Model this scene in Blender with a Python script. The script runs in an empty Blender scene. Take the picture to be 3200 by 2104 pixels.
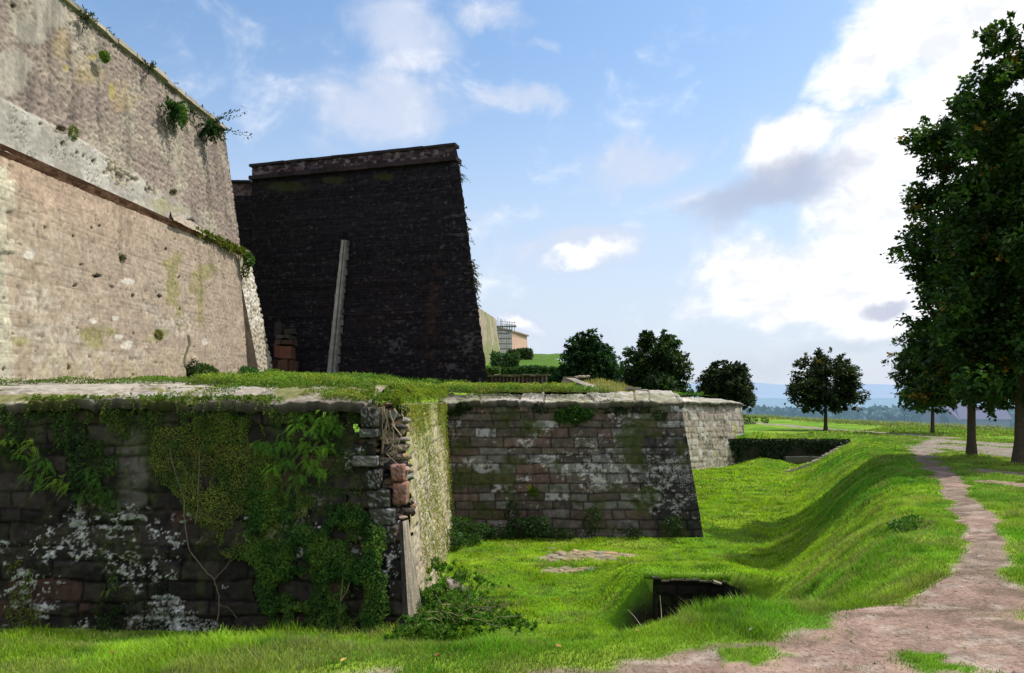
import bpy, math, random
import numpy as np
from mathutils import Vector
rng = np.random.default_rng(7)
random.seed(7)
SC = bpy.context.scene
COL = SC.collection
F = 2489.0            # focal length in photo pixels (3200 px wide)
HZ = 1255.0           # photo row of the horizon; the eye stands at the origin

def W(u, v, Y):       # photo pixel + depth -> a place in the world (eye at the origin, +Y ahead)
    return np.array([(u-1600.0)/F*Y, Y, (HZ-v)/F*Y])
def PX(P):
    Y = np.maximum(P[..., 1], .1)
    return 1600+F*P[..., 0]/Y, HZ-F*P[..., 2]/Y
# ---------------------------------------------------------------- noise
def _h(i, j, s):
    n = (i.astype(np.int64)*374761393 + j.astype(np.int64)*668265263 + s*1274126177) & 0xffffffff
    n = ((n ^ (n >> 13))*1274126177) & 0xffffffff
    n = ((n ^ (n >> 15))*2246822519) & 0xffffffff
    return ((n ^ (n >> 16)) & 0xffffff)/float(0xffffff)
def vn(x, y, s=0):
    x = np.asarray(x, float); y = np.asarray(y, float)
    i = np.floor(x); j = np.floor(y); fx = x-i; fy = y-j
    fx = fx*fx*fx*(fx*(fx*6-15)+10); fy = fy*fy*fy*(fy*(fy*6-15)+10)
    a = _h(i, j, s); b = _h(i+1, j, s); c = _h(i, j+1, s); d = _h(i+1, j+1, s)
    return (a+(b-a)*fx)*(1-fy)+(c+(d-c)*fx)*fy
def fbm(x, y, s=0, o=4, g=.5):      # 0..1
    t = 0; a = 1; w = 0
    for k in range(o):
        t = t+a*vn(x*2**k+17.3*k, y*2**k-9.1*k, s+k*31); w += a; a *= g
    return t/w
def worley(x, y, s=0):
    i0 = np.floor(x); j0 = np.floor(y); best = np.full(np.shape(x), 9.0)
    for a in (-1, 0, 1):
        for b in (-1, 0, 1):
            i = i0+a; j = j0+b
            px = i+_h(i, j, s); py = j+_h(i, j, s+7)
            best = np.minimum(best, (px-x)**2+(py-y)**2)
    return np.sqrt(best)
def ss(a, b, x):
    t = np.clip((x-a)/(b-a), 0, 1); return t*t*(3-2*t)
def lerp(a, b, t):
    a = np.asarray(a, float); b = np.asarray(b, float); t = np.asarray(t)
    if a.shape[-1:] == (3,) or b.shape[-1:] == (3,): t = t[..., None]
    return a+(b-a)*t
def masonry(u, v, hr, lr, seed, warp=.02):
    """distance to the nearest joint, and random numbers per stone"""
    r = np.random.default_rng(seed)
    uw = u+warp*2*(fbm(u*1.7, v*1.7, seed, 3)-.5); vw = v+warp*2*(fbm(u*1.1, v*2.2, seed+5, 3)-.5)
    vmin, vmax = vw.min()-.5, vw.max()+.5
    b = [vmin]
    while b[-1] < vmax: b.append(b[-1]+r.uniform(*hr))
    b = np.array(b); ci = np.clip(np.searchsorted(b, vw)-1, 0, len(b)-2)
    dv = np.minimum(vw-b[ci], b[ci+1]-vw)
    du = np.zeros_like(dv); ji = np.zeros(u.shape, int)
    umin, umax = uw.min()-1, uw.max()+1
    for c in range(len(b)-1):
        l = [umin-r.uniform(0, lr[1])]
        while l[-1] < umax: l.append(l[-1]+r.uniform(*lr))
        l = np.array(l); m = ci == c
        if not m.any(): continue
        x = uw[m]; j = np.clip(np.searchsorted(l, x)-1, 0, len(l)-2)
        du[m] = np.minimum(x-l[j], l[j+1]-x); ji[m] = j
    d = np.minimum(du, dv)
    R = [_h(ci, ji, seed+k*13) for k in range(4)]
    return d, R, dv
# ---------------------------------------------------------------- objects
def tag(o, label=None, cat=None, group=None, kind=None):
    if label: o['label'] = label
    if cat: o['category'] = cat
    if group: o['group'] = group
    if kind: o['kind'] = kind
    return o
def empty(name, loc, label, cat, group=None):
    o = bpy.data.objects.new(name, None); COL.objects.link(o)
    o.location = [float(c) for c in loc]; o.empty_display_size = .3
    return tag(o, label, cat, group)
def mesh(name, V, Fc, col, mat, parent=None, origin=None, smooth=False):
    """V (n,3) world, Fc list of face index arrays (each (m,3) or (m,4)), col (n,3)"""
    V = np.asarray(V, float).reshape(-1, 3)
    if not isinstance(Fc, (list, tuple)): Fc = [Fc]
    Fc = [np.asarray(f, int) for f in Fc if len(f)]
    if parent is not None:
        p = parent; org = np.zeros(3)
        while p is not None: org = org+np.array(p.location); p = p.parent
    elif origin is not None: org = np.asarray(origin, float)
    else: org = np.zeros(3)
    if parent is not None and origin is not None: pass
    me = bpy.data.meshes.new(name)
    n = len(V); me.vertices.add(n); me.vertices.foreach_set('co', (V-org).astype(np.float32).ravel())
    idx = np.concatenate([f.ravel() for f in Fc]); tot = np.concatenate([np.full(len(f), f.shape[1]) for f in Fc])
    me.loops.add(len(idx)); me.loops.foreach_set('vertex_index', idx.astype(np.int32))
    me.polygons.add(len(tot)); st = np.concatenate([[0], np.cumsum(tot)[:-1]])
    me.polygons.foreach_set('loop_start', st.astype(np.int32)); me.polygons.foreach_set('loop_total', tot.astype(np.int32))
    me.polygons.foreach_set('use_smooth', np.full(len(tot), smooth))
    me.update(calc_edges=True)
    if col is not None:
        col = np.asarray(col, float)
        if col.ndim == 1: col = np.tile(col, (n, 1))
        a = me.attributes.new('Col', 'FLOAT_COLOR', 'POINT')
        a.data.foreach_set('color', np.concatenate([np.clip(col, 0, 1), np.ones((n, 1))], 1).astype(np.float32).ravel())
    me.materials.append(mat)
    o = bpy.data.objects.new(name, me); COL.objects.link(o)
    if parent is not None: o.parent = parent
    else: o.location = [float(c) for c in org]
    return o
def grid_faces(nu, nv, mask=None):
    i, j = np.meshgrid(np.arange(nu-1), np.arange(nv-1)); a = (j*nu+i).ravel()
    f = np.stack([a, a+1, a+nu+1, a+nu], 1)
    if mask is not None: f = f[mask.reshape(-1)]
    return f
def compact(V, Fc, C):
    used = np.zeros(len(V), bool)
    for f in Fc: used[f.ravel()] = True
    m = np.cumsum(used)-1
    return V[used], [m[f] for f in Fc], C[used]
def patch(bl, br, tl, tr, step, fn, name, mat, parent, origin=None, smooth=True, keep=None):
    """bilinear wall patch; fn(u,v,s,t,P)->(disp,col)"""
    bl, br, tl, tr = [np.asarray(p, float) for p in (bl, br, tl, tr)]
    L = max(np.linalg.norm(br-bl), np.linalg.norm(tr-tl)); H = max(np.linalg.norm(tl-bl), np.linalg.norm(tr-br))
    nu = max(2, int(L/step)+1); nv = max(2, int(H/step)+1)
    s, t = np.meshgrid(np.linspace(0, 1, nu), np.linspace(0, 1, nv))
    P = ((bl*(1-s[..., None])+br*s[..., None])*(1-t[..., None])+(tl*(1-s[..., None])+tr*s[..., None])*t[..., None])
    n = np.cross(br-bl, tl-bl); n /= np.linalg.norm(n)
    d, c = fn(s*L, t*H, s, t, P)
    P2 = P+n*d[..., None]
    Fc = grid_faces(nu, nv)
    V = P2.reshape(-1, 3); C = np.broadcast_to(c, P.shape).reshape(-1, 3)
    if keep is not None:
        k = keep(s, t, P).reshape(-1); Fc = Fc[k[Fc].all(1)]
        V, (Fc,), C = compact(V, [Fc], C)
    return mesh(name, V, Fc, C, mat, parent, origin, smooth)
class MB:
    """collects simple solids in one mesh"""
    def __init__(s): s.V = []; s.F3 = []; s.F4 = []; s.C = []; s.n = 0
    def add(s, V, F4=(), F3=(), col=(.5, .5, .5)):
        V = np.asarray(V, float).reshape(-1, 3)
        if len(F4): s.F4.append(np.asarray(F4, int)+s.n)
        if len(F3): s.F3.append(np.asarray(F3, int)+s.n)
        c = np.asarray(col, float); s.C.append(np.tile(c, (len(V), 1)) if c.ndim == 1 else c)
        s.V.append(V); s.n += len(V)
    def box(s, c, half, col=(.5, .5, .5), rot=None, jit=0):
        g = np.array([[x, y, z] for z in (-1, 1) for y in (-1, 1) for x in (-1, 1)], float)*np.asarray(half)
        if jit: g = g+rng.uniform(-jit, jit, g.shape)
        if rot is not None: g = g @ np.asarray(rot).T
        s.add(g+np.asarray(c), [[0, 2, 3, 1], [4, 5, 7, 6], [0, 1, 5, 4], [2, 6, 7, 3], [0, 4, 6, 2], [1, 3, 7, 5]], (), col)
    def tube(s, pts, rad, k=8, col=(.5, .5, .5)):
        pts = np.asarray(pts, float); n = len(pts); rad = np.broadcast_to(rad, (n,))
        T = np.gradient(pts, axis=0); T /= np.linalg.norm(T, axis=1)[:, None]+1e-9
        ref = np.array([0, 0, 1.]) if abs(T[:, 2]).mean() < .8 else np.array([1., 0, 0])
        A = np.cross(T, ref); A /= np.linalg.norm(A, axis=1)[:, None]+1e-9; B = np.cross(T, A)
        th = np.linspace(0, 2*np.pi, k, endpoint=False)
        V = pts[:, None]+rad[:, None, None]*(np.cos(th)[None, :, None]*A[:, None]+np.sin(th)[None, :, None]*B[:, None])
        f = []
        for i in range(n-1):
            for j in range(k): f.append([i*k+j, i*k+(j+1) % k, (i+1)*k+(j+1) % k, (i+1)*k+j])
        s.add(V, f, (), col)
    def rock(s, c, r, col, seed=0, flat=.7):
        a, b = np.meshgrid(np.linspace(0, 2*np.pi, 14, endpoint=False), np.linspace(.02, np.pi-.02, 9))
        d = np.stack([np.sin(b)*np.cos(a), np.sin(b)*np.sin(a), np.cos(b)], -1)
        k = .7+.6*fbm(d[..., 0]*1.6+seed*3.1+d[..., 2], d[..., 1]*1.6-d[..., 2]*.7, seed, 3)
        V = d*k[..., None]*np.asarray(r)*np.array([1, 1, flat])
        f = []
        for i in range(8):
            for j in range(14): f.append([i*14+j, (i+1)*14+j, (i+1)*14+(j+1) % 14, i*14+(j+1) % 14])
        cc = np.asarray(col)*(0.75+.5*fbm(d[..., 0]*4+seed, d[..., 1]*4+d[..., 2]*3, seed+3, 3))[..., None]
        s.add(V.reshape(-1, 3)+np.asarray(c), f, (), cc.reshape(-1, 3))
    def rockbox(s, c, half, col, seed=0, p=.35, amp=.12, rot=None, n=22):
        """weathered block: rounded box with a rough worn surface"""
        a, b = np.meshgrid(np.linspace(0, 2*np.pi, 2*n, endpoint=False), np.linspace(.02, np.pi-.02, n))
        d = np.stack([np.sin(b)*np.cos(a), np.sin(b)*np.sin(a), np.cos(b)], -1)
        e = np.abs(d); q = 11.0; k = 1/((e**q).sum(-1)**(1/q))
        V = d*k[..., None]; o = V*2.3+seed*5.7
        f1 = fbm(o[..., 0]+o[..., 2]*.6, o[..., 1]-o[..., 2]*.8, seed, 4)-.5; f2 = .5*fbm(o[..., 0]*3+o[..., 2]*2, o[..., 1]*3-o[..., 2]*2.4, seed+2, 4)+.5*fbm(o[..., 0]*9+o[..., 2]*7, o[..., 1]*9-o[..., 2]*7, seed+3, 3); f3 = fbm(o[..., 0]*2+o[..., 2]*2, o[..., 1]*2-o[..., 2]*2, seed+6, 4)
        V = V*(1+amp*2*f1)[..., None]*np.asarray(half)
        if rot is not None: V = V @ np.asarray(rot).T
        N2 = 2*n; f = [[i*N2+j, (i+1)*N2+j, (i+1)*N2+(j+1) % N2, i*N2+(j+1) % N2] for i in range(n-1) for j in range(N2)]
        cc = np.asarray(col)*(.30+1.4*f2)[..., None]; cc = lerp(cc, np.array([.30, .295, .28]), .6*ss(.60, .66, f3)); cc = lerp(cc, np.array([.05, .06, .015]), .6*ss(.42, .34, f3))
        s.add(V.reshape(-1, 3)+np.asarray(c), f, (), cc.reshape(-1, 3))
    def build(s, name, mat, parent=None, origin=None, smooth=False):
        Fc = []
        if s.F4: Fc.append(np.concatenate(s.F4))
        if s.F3: Fc.append(np.concatenate(s.F3))
        return mesh(name, np.concatenate(s.V), Fc, np.concatenate(s.C), mat, parent, origin, smooth)
# ---------------------------------------------------------------- materials
def mat_attr(name, rough=.95, var=.35, scale=9., bump=.35, bscale=40., dist=.012, tint=None, spec=.2):
    m = bpy.data.materials.new(name); m.use_nodes = True; nt = m.node_tree; N = nt.nodes; L = nt.links
    b = N['Principled BSDF']; b.inputs['Roughness'].default_value = rough; b.inputs['Specular IOR Level'].default_value = spec
    a = N.new('ShaderNodeAttribute'); a.attribute_name = 'Col'
    tc = N.new('ShaderNodeTexCoord')
    n1 = N.new('ShaderNodeTexNoise'); n1.inputs['Scale'].default_value = scale; n1.inputs['Detail'].default_value = 8; n1.inputs['Roughness'].default_value = .65
    L.new(tc.outputs['Object'], n1.inputs['Vector'])
    mr = N.new('ShaderNodeMapRange'); mr.inputs['From Min'].default_value = .25; mr.inputs['From Max'].default_value = .75
    mr.inputs['To Min'].default_value = 1-var; mr.inputs['To Max'].default_value = 1+var
    L.new(n1.outputs['Fac'], mr.inputs['Value'])
    mx = N.new('ShaderNodeVectorMath'); mx.operation = 'SCALE'
    L.new(a.outputs['Color'], mx.inputs[0]); L.new(mr.outputs['Result'], mx.inputs['Scale'])
    L.new(mx.outputs['Vector'], b.inputs['Base Color'])
    n2 = N.new('ShaderNodeTexNoise'); n2.inputs['Scale'].default_value = bscale; n2.inputs['Detail'].default_value = 6
    L.new(tc.outputs['Object'], n2.inputs['Vector'])
    bp = N.new('ShaderNodeBump'); bp.inputs['Strength'].default_value = bump; bp.inputs['Distance'].default_value = dist
    L.new(n2.outputs['Fac'], bp.inputs['Height']); L.new(bp.outputs['Normal'], b.inputs['Normal'])
    return m
def mat_leaf(name, trans=.35, rough=.6, spec=.25):
    m = bpy.data.materials.new(name); m.use_nodes = True; nt = m.node_tree; N = nt.nodes; L = nt.links
    b = N['Principled BSDF']; b.inputs['Roughness'].default_value = rough; b.inputs['Specular IOR Level'].default_value = spec
    a = N.new('ShaderNodeAttribute'); a.attribute_name = 'Col'
    n1 = N.new('ShaderNodeTexNoise'); n1.inputs['Scale'].default_value = 1.7
    tc = N.new('ShaderNodeTexCoord'); L.new(tc.outputs['Object'], n1.inputs['Vector'])
    mr = N.new('ShaderNodeMapRange'); mr.inputs['From Min'].default_value = .3; mr.inputs['From Max'].default_value = .7
    mr.inputs['To Min'].default_value = .75; mr.inputs['To Max'].default_value = 1.25
    L.new(n1.outputs['Fac'], mr.inputs['Value'])
    mx = N.new('ShaderNodeVectorMath'); mx.operation = 'SCALE'
    L.new(a.outputs['Color'], mx.inputs[0]); L.new(mr.outputs['Result'], mx.inputs['Scale'])
    L.new(mx.outputs['Vector'], b.inputs['Base Color'])
    t = N.new('ShaderNodeBsdfTranslucent'); 
    hs = N.new('ShaderNodeVectorMath'); hs.operation = 'MULTIPLY'; hs.inputs[1].default_value = (1.25, 1.35, .6)
    L.new(mx.outputs['Vector'], hs.inputs[0]); L.new(hs.outputs['Vector'], t.inputs['Color'])
    ms = N.new('ShaderNodeMixShader'); ms.inputs['Fac'].default_value = trans
    L.new(b.outputs[0], ms.inputs[1]); L.new(t.outputs[0], ms.inputs[2])
    L.new(ms.outputs[0], N['Material Output'].inputs['Surface'])
    return m
M_wall = mat_attr('weathered_sandstone', var=.3, scale=7, bump=.6, bscale=30, dist=.02)
M_dark = mat_attr('blackened_masonry', var=.35, scale=5, bump=.5, bscale=25, dist=.02, spec=.1)
M_soil = mat_attr('turf_soil', var=.3, scale=6, bump=.5, bscale=30, dist=.02, spec=.05)
M_path = mat_attr('gravelly_path', var=.55, scale=26, bump=1.0, bscale=60, dist=.02, spec=.05)
M_grass = mat_leaf('grass_blades', .4, .6, .15)
M_leaf = mat_leaf('leaf_green', .35, .55, .25)
M_tree = mat_leaf('tree_leaf', .3, .6, .2)
M_bark = mat_attr('bark', var=.35, scale=12, bump=.7, bscale=35, dist=.02)
M_far = mat_attr('hazy_distance', var=.15, scale=.05, bump=0, spec=0)
def mat_haze_glow(name, amount, hazecol):
    """haze painted on distant things: an even bluish glow mixed into the surface"""
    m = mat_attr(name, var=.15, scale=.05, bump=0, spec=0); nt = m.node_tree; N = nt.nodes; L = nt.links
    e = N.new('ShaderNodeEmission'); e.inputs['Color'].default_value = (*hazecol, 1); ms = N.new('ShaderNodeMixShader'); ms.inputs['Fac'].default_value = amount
    L.new(N['Principled BSDF'].outputs[0], ms.inputs[1]); L.new(e.outputs[0], ms.inputs[2]); L.new(ms.outputs[0], N['Material Output'].inputs['Surface'])  # even emission stands in for haze; no mist fills the air
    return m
M_hill = mat_haze_glow('hill_haze_glow', .75, (.42, .55, .74))
M_hill2 = mat_haze_glow('ridge_haze_glow', .62, (.30, .44, .58))
M_mist_glow = mat_haze_glow('mist_glow', .42, (.22, .36, .46))
M_metal = mat_attr('dull_steel', rough=.5, var=.1, bump=0, spec=.4)
M_dry = mat_leaf('dry_leaf', .2, .8, .1)
# ---------------------------------------------------------------- leaves
def unit(a): return a/(np.linalg.norm(a, axis=-1, keepdims=True)+1e-9)
def leaves(c, axis, nrm, ln, wd, col, fold=.15):
    """diamond leaves: c base (n,3)"""
    axis = unit(axis); side = unit(np.cross(axis, nrm)); up = np.cross(side, axis)
    ln = np.broadcast_to(ln, (len(c),))[:, None]; wd = np.broadcast_to(wd, (len(c),))[:, None]
    m = c+axis*ln*.45
    V = np.stack([c, m+side*wd*.5+up*wd*fold, c+axis*ln, m-side*wd*.5+up*wd*fold], 1)
    n = len(c); f = np.arange(n*4).reshape(n, 4)
    return V.reshape(-1, 3), f, np.repeat(col, 4, 0)
def rand_dir(n): return unit(rng.normal(size=(n, 3)))
def vary(base, n, a=.25, hue=.12):
    base = np.asarray(base, float)
    base = np.tile(base, (n, 1)) if base.ndim == 1 else base
    k = rng.uniform(1-a, 1+a, (n, 1)); w = rng.normal(0, hue, (n, 1))
    return np.clip(base*k*np.concatenate([1+w, np.ones((n, 1)), 1-w], 1), 0, 1)
# ================================================================ ground
def smax(a, b, k=.25):
    h = np.clip(.5+.5*(a-b)/k, 0, 1); return b*(1-h)+a*h+k*h*(1-h)
def z_path(X, Y):
    z = -1.6-.0175*np.clip(Y-10, 0, 40)-.0025*np.clip(Y-50, 0, 60)
    z = z-.10*ss(2.2, .2, X)*ss(9, 4, Y)*0
    z = z+.06*(fbm(X*.5, Y*.5, 3, 3)-.5)+.10*(fbm(X*.15, Y*.15, 4, 2)-.5)*ss(8, 25, Y)
    return z
def bank_t(X, Y):
    wob = .5*(fbm(Y*.16, X*.05, 11, 2)-.5)
    toe = 4.2+.38*(Y-15)-.65*ss(17, 10, Y)
    w1 = 3.3+.035*np.clip(Y-15, 0, 40)
    t1 = (X-toe+wob)*.935/w1
    yc = 5.0+1.0*ss(.3, 1.9, X)
    t2 = (yc+3.4-Y)/3.4
    t3 = (Y-49.95)/.2
    return smax(smax(t1, t2, .3), t3, .02)
def z_ground(X, Y):
    t = bank_t(X, Y); k = ss(0, 1, t)
    zf = -4.0+.12*(fbm(X*.4, Y*.4, 8, 3)-.5)+.22*ss(17, 11, Y)
    zf = zf+.18*np.exp(-((X-4.6)**2/9+(Y-30)**2/40))
    z = zf*(1-k)+z_path(X, Y)*k
    # folds along the bank
    fold = np.sin((Y*.62-X*.75)*1.15+1.5*fbm(X*.2, Y*.2, 5, 2))
    z = z+(.13*(fbm(X*.9, Y*.9, 16, 4)-.5)+.10*(fbm(X*2.4, Y*2.4, 17, 3)-.5))*ss(.02, .4, t)*ss(1.35, .9, t)*ss(6.5, 9, Y)*ss(52, 40, Y)
    z = z+.06*fold*ss(.15, .55, t)*ss(1.5, .8, t)*ss(8, 12, Y)*ss(49, 44, Y)
    # knoll over the culvert and the pit in front of it
    kn = ss(1.5, 2.5, X)*ss(6.5, 4.0, X)*ss(13.88, 13.98, Y)*ss(20.5, 14.2, Y)
    z = np.where(kn > 0, np.maximum(z, z*(1-kn)+(-3.02-.12*(Y-14)*.4)*kn), z)
    pit = ss(1.6, 2.55, X)*ss(3.95, 3.6, X)*ss(9.5, 11.5, Y)*ss(13.98, 13.88, Y)
    z = z-pit*np.clip(z+4.5, 0, 2)*.95
    # the mound at the foot of the far wall
    z = z+.5*np.exp(-((X-15.6)**2+(Y-49.2)**2)/2.2)
    # fort hill far left, edge of the plateau, valley
    hill = ss(62, 120, Y)*ss(15, 2, X)
    z = z+9.2*hill*ss(400, 150, Y)
    edge_ = np.maximum(ss(39.5, 70, X+2.5*(fbm(Y*.06, X*0, 14, 2)-.5))*ss(20, 50, Y), ss(150, 230, Y))
    z = z-22*edge_*(1-hill*ss(300, 150, Y))-6*ss(200, 900, Y)
    z = np.where(Y < -40, z-10*ss(-40, -300, Y), z)
    z = z+14*(fbm(X*.004, Y*.004, 21, 3)-.5)*ss(250, 700, np.hypot(X, Y))
    return z+.025*(fbm(X*3, Y*3, 9, 2)-.5)
PATH_C = np.array([[-4, 1.4], [4.4, 1.9], [4.71, 2.0], [5.0, 2.2], [5.32, 2.75], [5.8, 3.1], [6.36, 3.54], [6.97, 4.05], [7.44, 4.36], [8.3, 4.98], [9.0, 5.37], [10.5, 6.16], [12.5, 7.18], [14.7, 8.19], [18, 9.9], [22, 11.6], [26, 13.4], [33, 16.9], [50, 27]])
PATH_W = np.array([[-4, 2.2], [4.71, 1.25], [5.0, 1.0], [5.32, .72], [5.8, .60], [6.36, .48], [6.97, .29], [7.44, .22], [8.3, .20], [9.0, .18], [10.5, .19], [12.5, .24], [14.7, .2], [18, .28], [22, .36], [26, .45], [33, .8], [50, 1.1]])
def path_m(X, Y):
    xc = np.interp(Y, PATH_C[:, 0], PATH_C[:, 1]); w = np.interp(Y, PATH_W[:, 0], PATH_W[:, 1])
    d = (X-xc)/w
    n = 1.5*(fbm(X*1.5+3, Y*1.5, 33, 5)-.5)
    right = .65*(fbm(X*.9, Y*.9, 35, 3)-.34)*ss(.2, 1.2, d)*ss(7, 4.8, Y)*2.4
    m = 1-np.abs(d)+n+right-.5*ss(12, 22, Y)*(fbm(X*.6, Y*.6, 40, 2) > .48)
    # worn patches of the second track on the right
    def el(x, y, a, b): return 1-np.hypot((X-x)/a, (Y-y)/b)+1.2*(fbm(X*1.1, Y*1.1, 44, 3)-.5)
    for e in ((12.2, 19.5, .45, 1.3), (9.6, 13.2, .6, .4), (10.2, 16.5, .35, .9), (20.5, 33, 1.8, 5), (24.5, 40, 1.6, 7), (18.6, 29.0, 1.3, 2.2), (11, 11.8, 1.2, .3), (4.9, 4.7, 1.1, .5), (2.9, 4.4, 2.4, .52)):
        m = np.maximum(m, el(*e))
    # tufts of turf growing inside it
    m = m-.95*ss(.55, .66, fbm(X*2.0+9, Y*2.6, 52, 4))*ss(6.2, 5.0, Y)*ss(4.2, 4.9, Y)
    return m
def axis_coords(segs):
    out = []
    for a, b, st in segs: out += list(np.arange(a, b, st))
    return out
def geo(a, b, r0, g):
    out = []; x = a; st = r0
    while x < b: out.append(x); x += st; st *= g
    return out+[b]
xs = axis_coords([(-6, 12, .07), (12, 24, .12), (24, 40, .4)])
xs = [-q for q in geo(6.2, 6000, .3, 1.16)][::-1]+xs+geo(40, 6000, .8, 1.15)
ys = axis_coords([(-6, 3.5, .3), (3.5, 16, .06), (16, 26, .09), (26, 52, .16), (52, 100, .5)])
ys = [-q for q in geo(6.3, 1500, .6, 1.3)][::-1]+ys+geo(100, 7000, 1.2, 1.10)
GX, GY = np.meshgrid(np.array(xs), np.array(ys))
GZ = z_ground(GX, GY)
pm = path_m(GX, GY)
g1 = fbm(GX*.7, GY*.7, 61, 4); g2 = fbm(GX*3, GY*3, 62, 3)
gc = lerp(np.array([.085, .200, .014]), np.array([.19, .28, .026]), ss(.35, .65, g1))*(.7+.6*g2)[..., None]
pc = lerp(np.array([.210, .158, .120]), np.array([.270, .185, .145]), ss(.35, .65, fbm(GX*.5, GY*.5, 91, 3)))
pc = lerp(pc, np.array([.235, .205, .16]), np.maximum(ss(12, 18, GX), ss(30, 34, GY)*ss(18, 20, GX)))
pc = pc*(.55+.9*fbm(GX*5, GY*5, 92, 5))[..., None]
pc = lerp(pc, np.array([.12, .09, .06]), .65*ss(.56, .68, fbm(GX*2.2, GY*5, 93, 4)))
pc = lerp(pc, np.array([.42, .36, .30]), .5*ss(.62, .72, fbm(GX*6, GY*9, 94, 4)))
soil = pc
gc = lerp(gc, soil, ss(-.34, -.12, pm))
gravel = ss(30, 34, GY)*ss(18, 20, GX)
# bare stony patch on the ditch floor, worn spots
bare = np.maximum(1-np.hypot((GX-2.05)/1.35, (GY-20.6)/.75), 1-np.hypot((GX-1.35)/.7, (GY-18.9)/.35))+.9*(fbm(GX*2.2, GY*2.2, 70, 3)-.5)
gc = lerp(gc, np.array([.24, .19, .13])*(.6+.8*g2)[..., None], ss(0, .2, bare)*.9)
dryedge = ss(35.5, 38.5, GX)*ss(44, 41, GX)*ss(45, 60, GY)
gc = lerp(gc, np.array([.26, .21, .12]), dryedge*.4*ss(.35, .6, fbm(GX*.3, GY*.3, 72, 3)))
pitc = ss(1.75, 2.25, GX)*ss(4.3, 3.9, GX)*ss(11.3, 12.2, GY)*ss(14.0, 13.95, GY)
gc = lerp(gc, np.array([.03, .026, .018]), pitc)
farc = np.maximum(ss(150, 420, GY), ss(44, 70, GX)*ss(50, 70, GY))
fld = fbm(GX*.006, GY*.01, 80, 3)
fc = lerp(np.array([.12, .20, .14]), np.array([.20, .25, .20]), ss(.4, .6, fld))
fc = lerp(fc, np.array([.20, .29, .38]), ss(300, 2500, GY)*.9)  # distance haze painted into the far ground colour as blue
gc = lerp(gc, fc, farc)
V = np.stack([GX, GY, GZ], -1).reshape(-1, 3)
ground = mesh('ground', V, grid_faces(len(xs), len(ys)), gc.reshape(-1, 3), M_soil, smooth=True)
tag(ground, 'grassy ground with a dry ditch, its sloping bank and the plain beyond', kind='structure')
# path sheet, 6 mm above the ground
fq = grid_faces(len(xs), len(ys)); cm = pm.reshape(-1); ok = (cm[fq] > 0).all(1) & (V[fq][:, :, 1] > -5).all(1) & (V[fq][:, :, 1] < 52).all(1) & (np.abs(V[fq][:, :, 0]) < 39).all(1)
pv, (pf,), pcol = compact(V+np.array([0, 0, .0012]), [fq[ok]], pc.reshape(-1, 3))
path = mesh('path', pv, pf, pcol, M_path, smooth=True)
tag(path, 'trodden pinkish earth path along the top of the ditch bank', kind='structure')
# pebbles and grit on the path
pb = MB(); 
pebn = 0
while pebn < 420:
    Y = rng.uniform(4.3, 9); X = np.interp(Y, PATH_C[:, 0], PATH_C[:, 1])+rng.normal()*np.interp(Y, PATH_W[:, 0], PATH_W[:, 1])
    if path_m(np.array(X), np.array(Y)) < .1: continue
    r = .004+.012*rng.random()**3; z = float(z_ground(np.array(X), np.array(Y)))
    q = np.array([[1, 0, 0], [0, 1, 0], [-1, 0, 0], [0, -1, 0], [0, 0, .6], [0, 0, -.6]])*r*rng.uniform(.6, 1.3, (6, 1)); pb.add(q+np.array([X, Y, z+r*.3]), (), [[0, 1, 4], [1, 2, 4], [2, 3, 4], [3, 0, 4]], vary([.30, .24, .19], 1)[0]); pebn += 1
tag(pb.build('path_gravel', M_path), 'loose grit and pebbles lying on the earth path', 'gravel', kind='stuff')

# ---------------------------------------------------------------- grass
def in_pit(X, Y): return (X > 2.35) & (X < 3.7) & (Y > 11.9) & (Y < 14.02)
def wall_block(X, Y):   # where masonry stands on the ditch floor
    w1 = (X < -1.55) & (Y > 13.2); w2 = (X < 5.6-.0*Y) & (Y > 23.05)
    ln = 10.4+(Y-46)*.94; w3 = (Y > 46) & (X < ln+.1) & (X > 5)
    w3b = (Y > 49.7) & (Y < 50.1) & (X < 21)
    return w1 | w2 | w3 | w3b
GV, GF4, GF3, GC = [], [], [], []; gn = 0
def blades(X, Y, Z, h, w, col, lean=.5, curve=.5):
    global gn
    n = len(X)
    if n == 0: return
    a = rng.uniform(0, 2*np.pi, n); f = rng.uniform(0, 2*np.pi, n)
    side = np.stack([np.cos(f), np.sin(f), 0*f], 1)*w[:, None]*.5
    dr = np.stack([np.cos(a), np.sin(a), 0*a], 1)*(h*rng.uniform(.1, lean, n))[:, None]
    b = np.stack([X, Y, Z-.01], 1); m = b+dr*.35+np.array([0, 0, 1])*(h*.6)[:, None]; t = b+dr*(1+curve)+np.array([0, 0, 1])*h[:, None]
    V = np.stack([b-side, b+side, m+side*.75, m-side*.75, t], 1).reshape(-1, 3)
    i = np.arange(n)[:, None]*5+gn
    GV.append(V); GF4.append(i+np.array([[0, 1, 2, 3]])); GF3.append(i+np.array([[3, 2, 4]]))
    cc = np.stack([col*.72, col*.72, col*.95, col*.95, col*1.15], 1).reshape(-1, 3)
    GC.append(cc); gn += n*5
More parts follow.
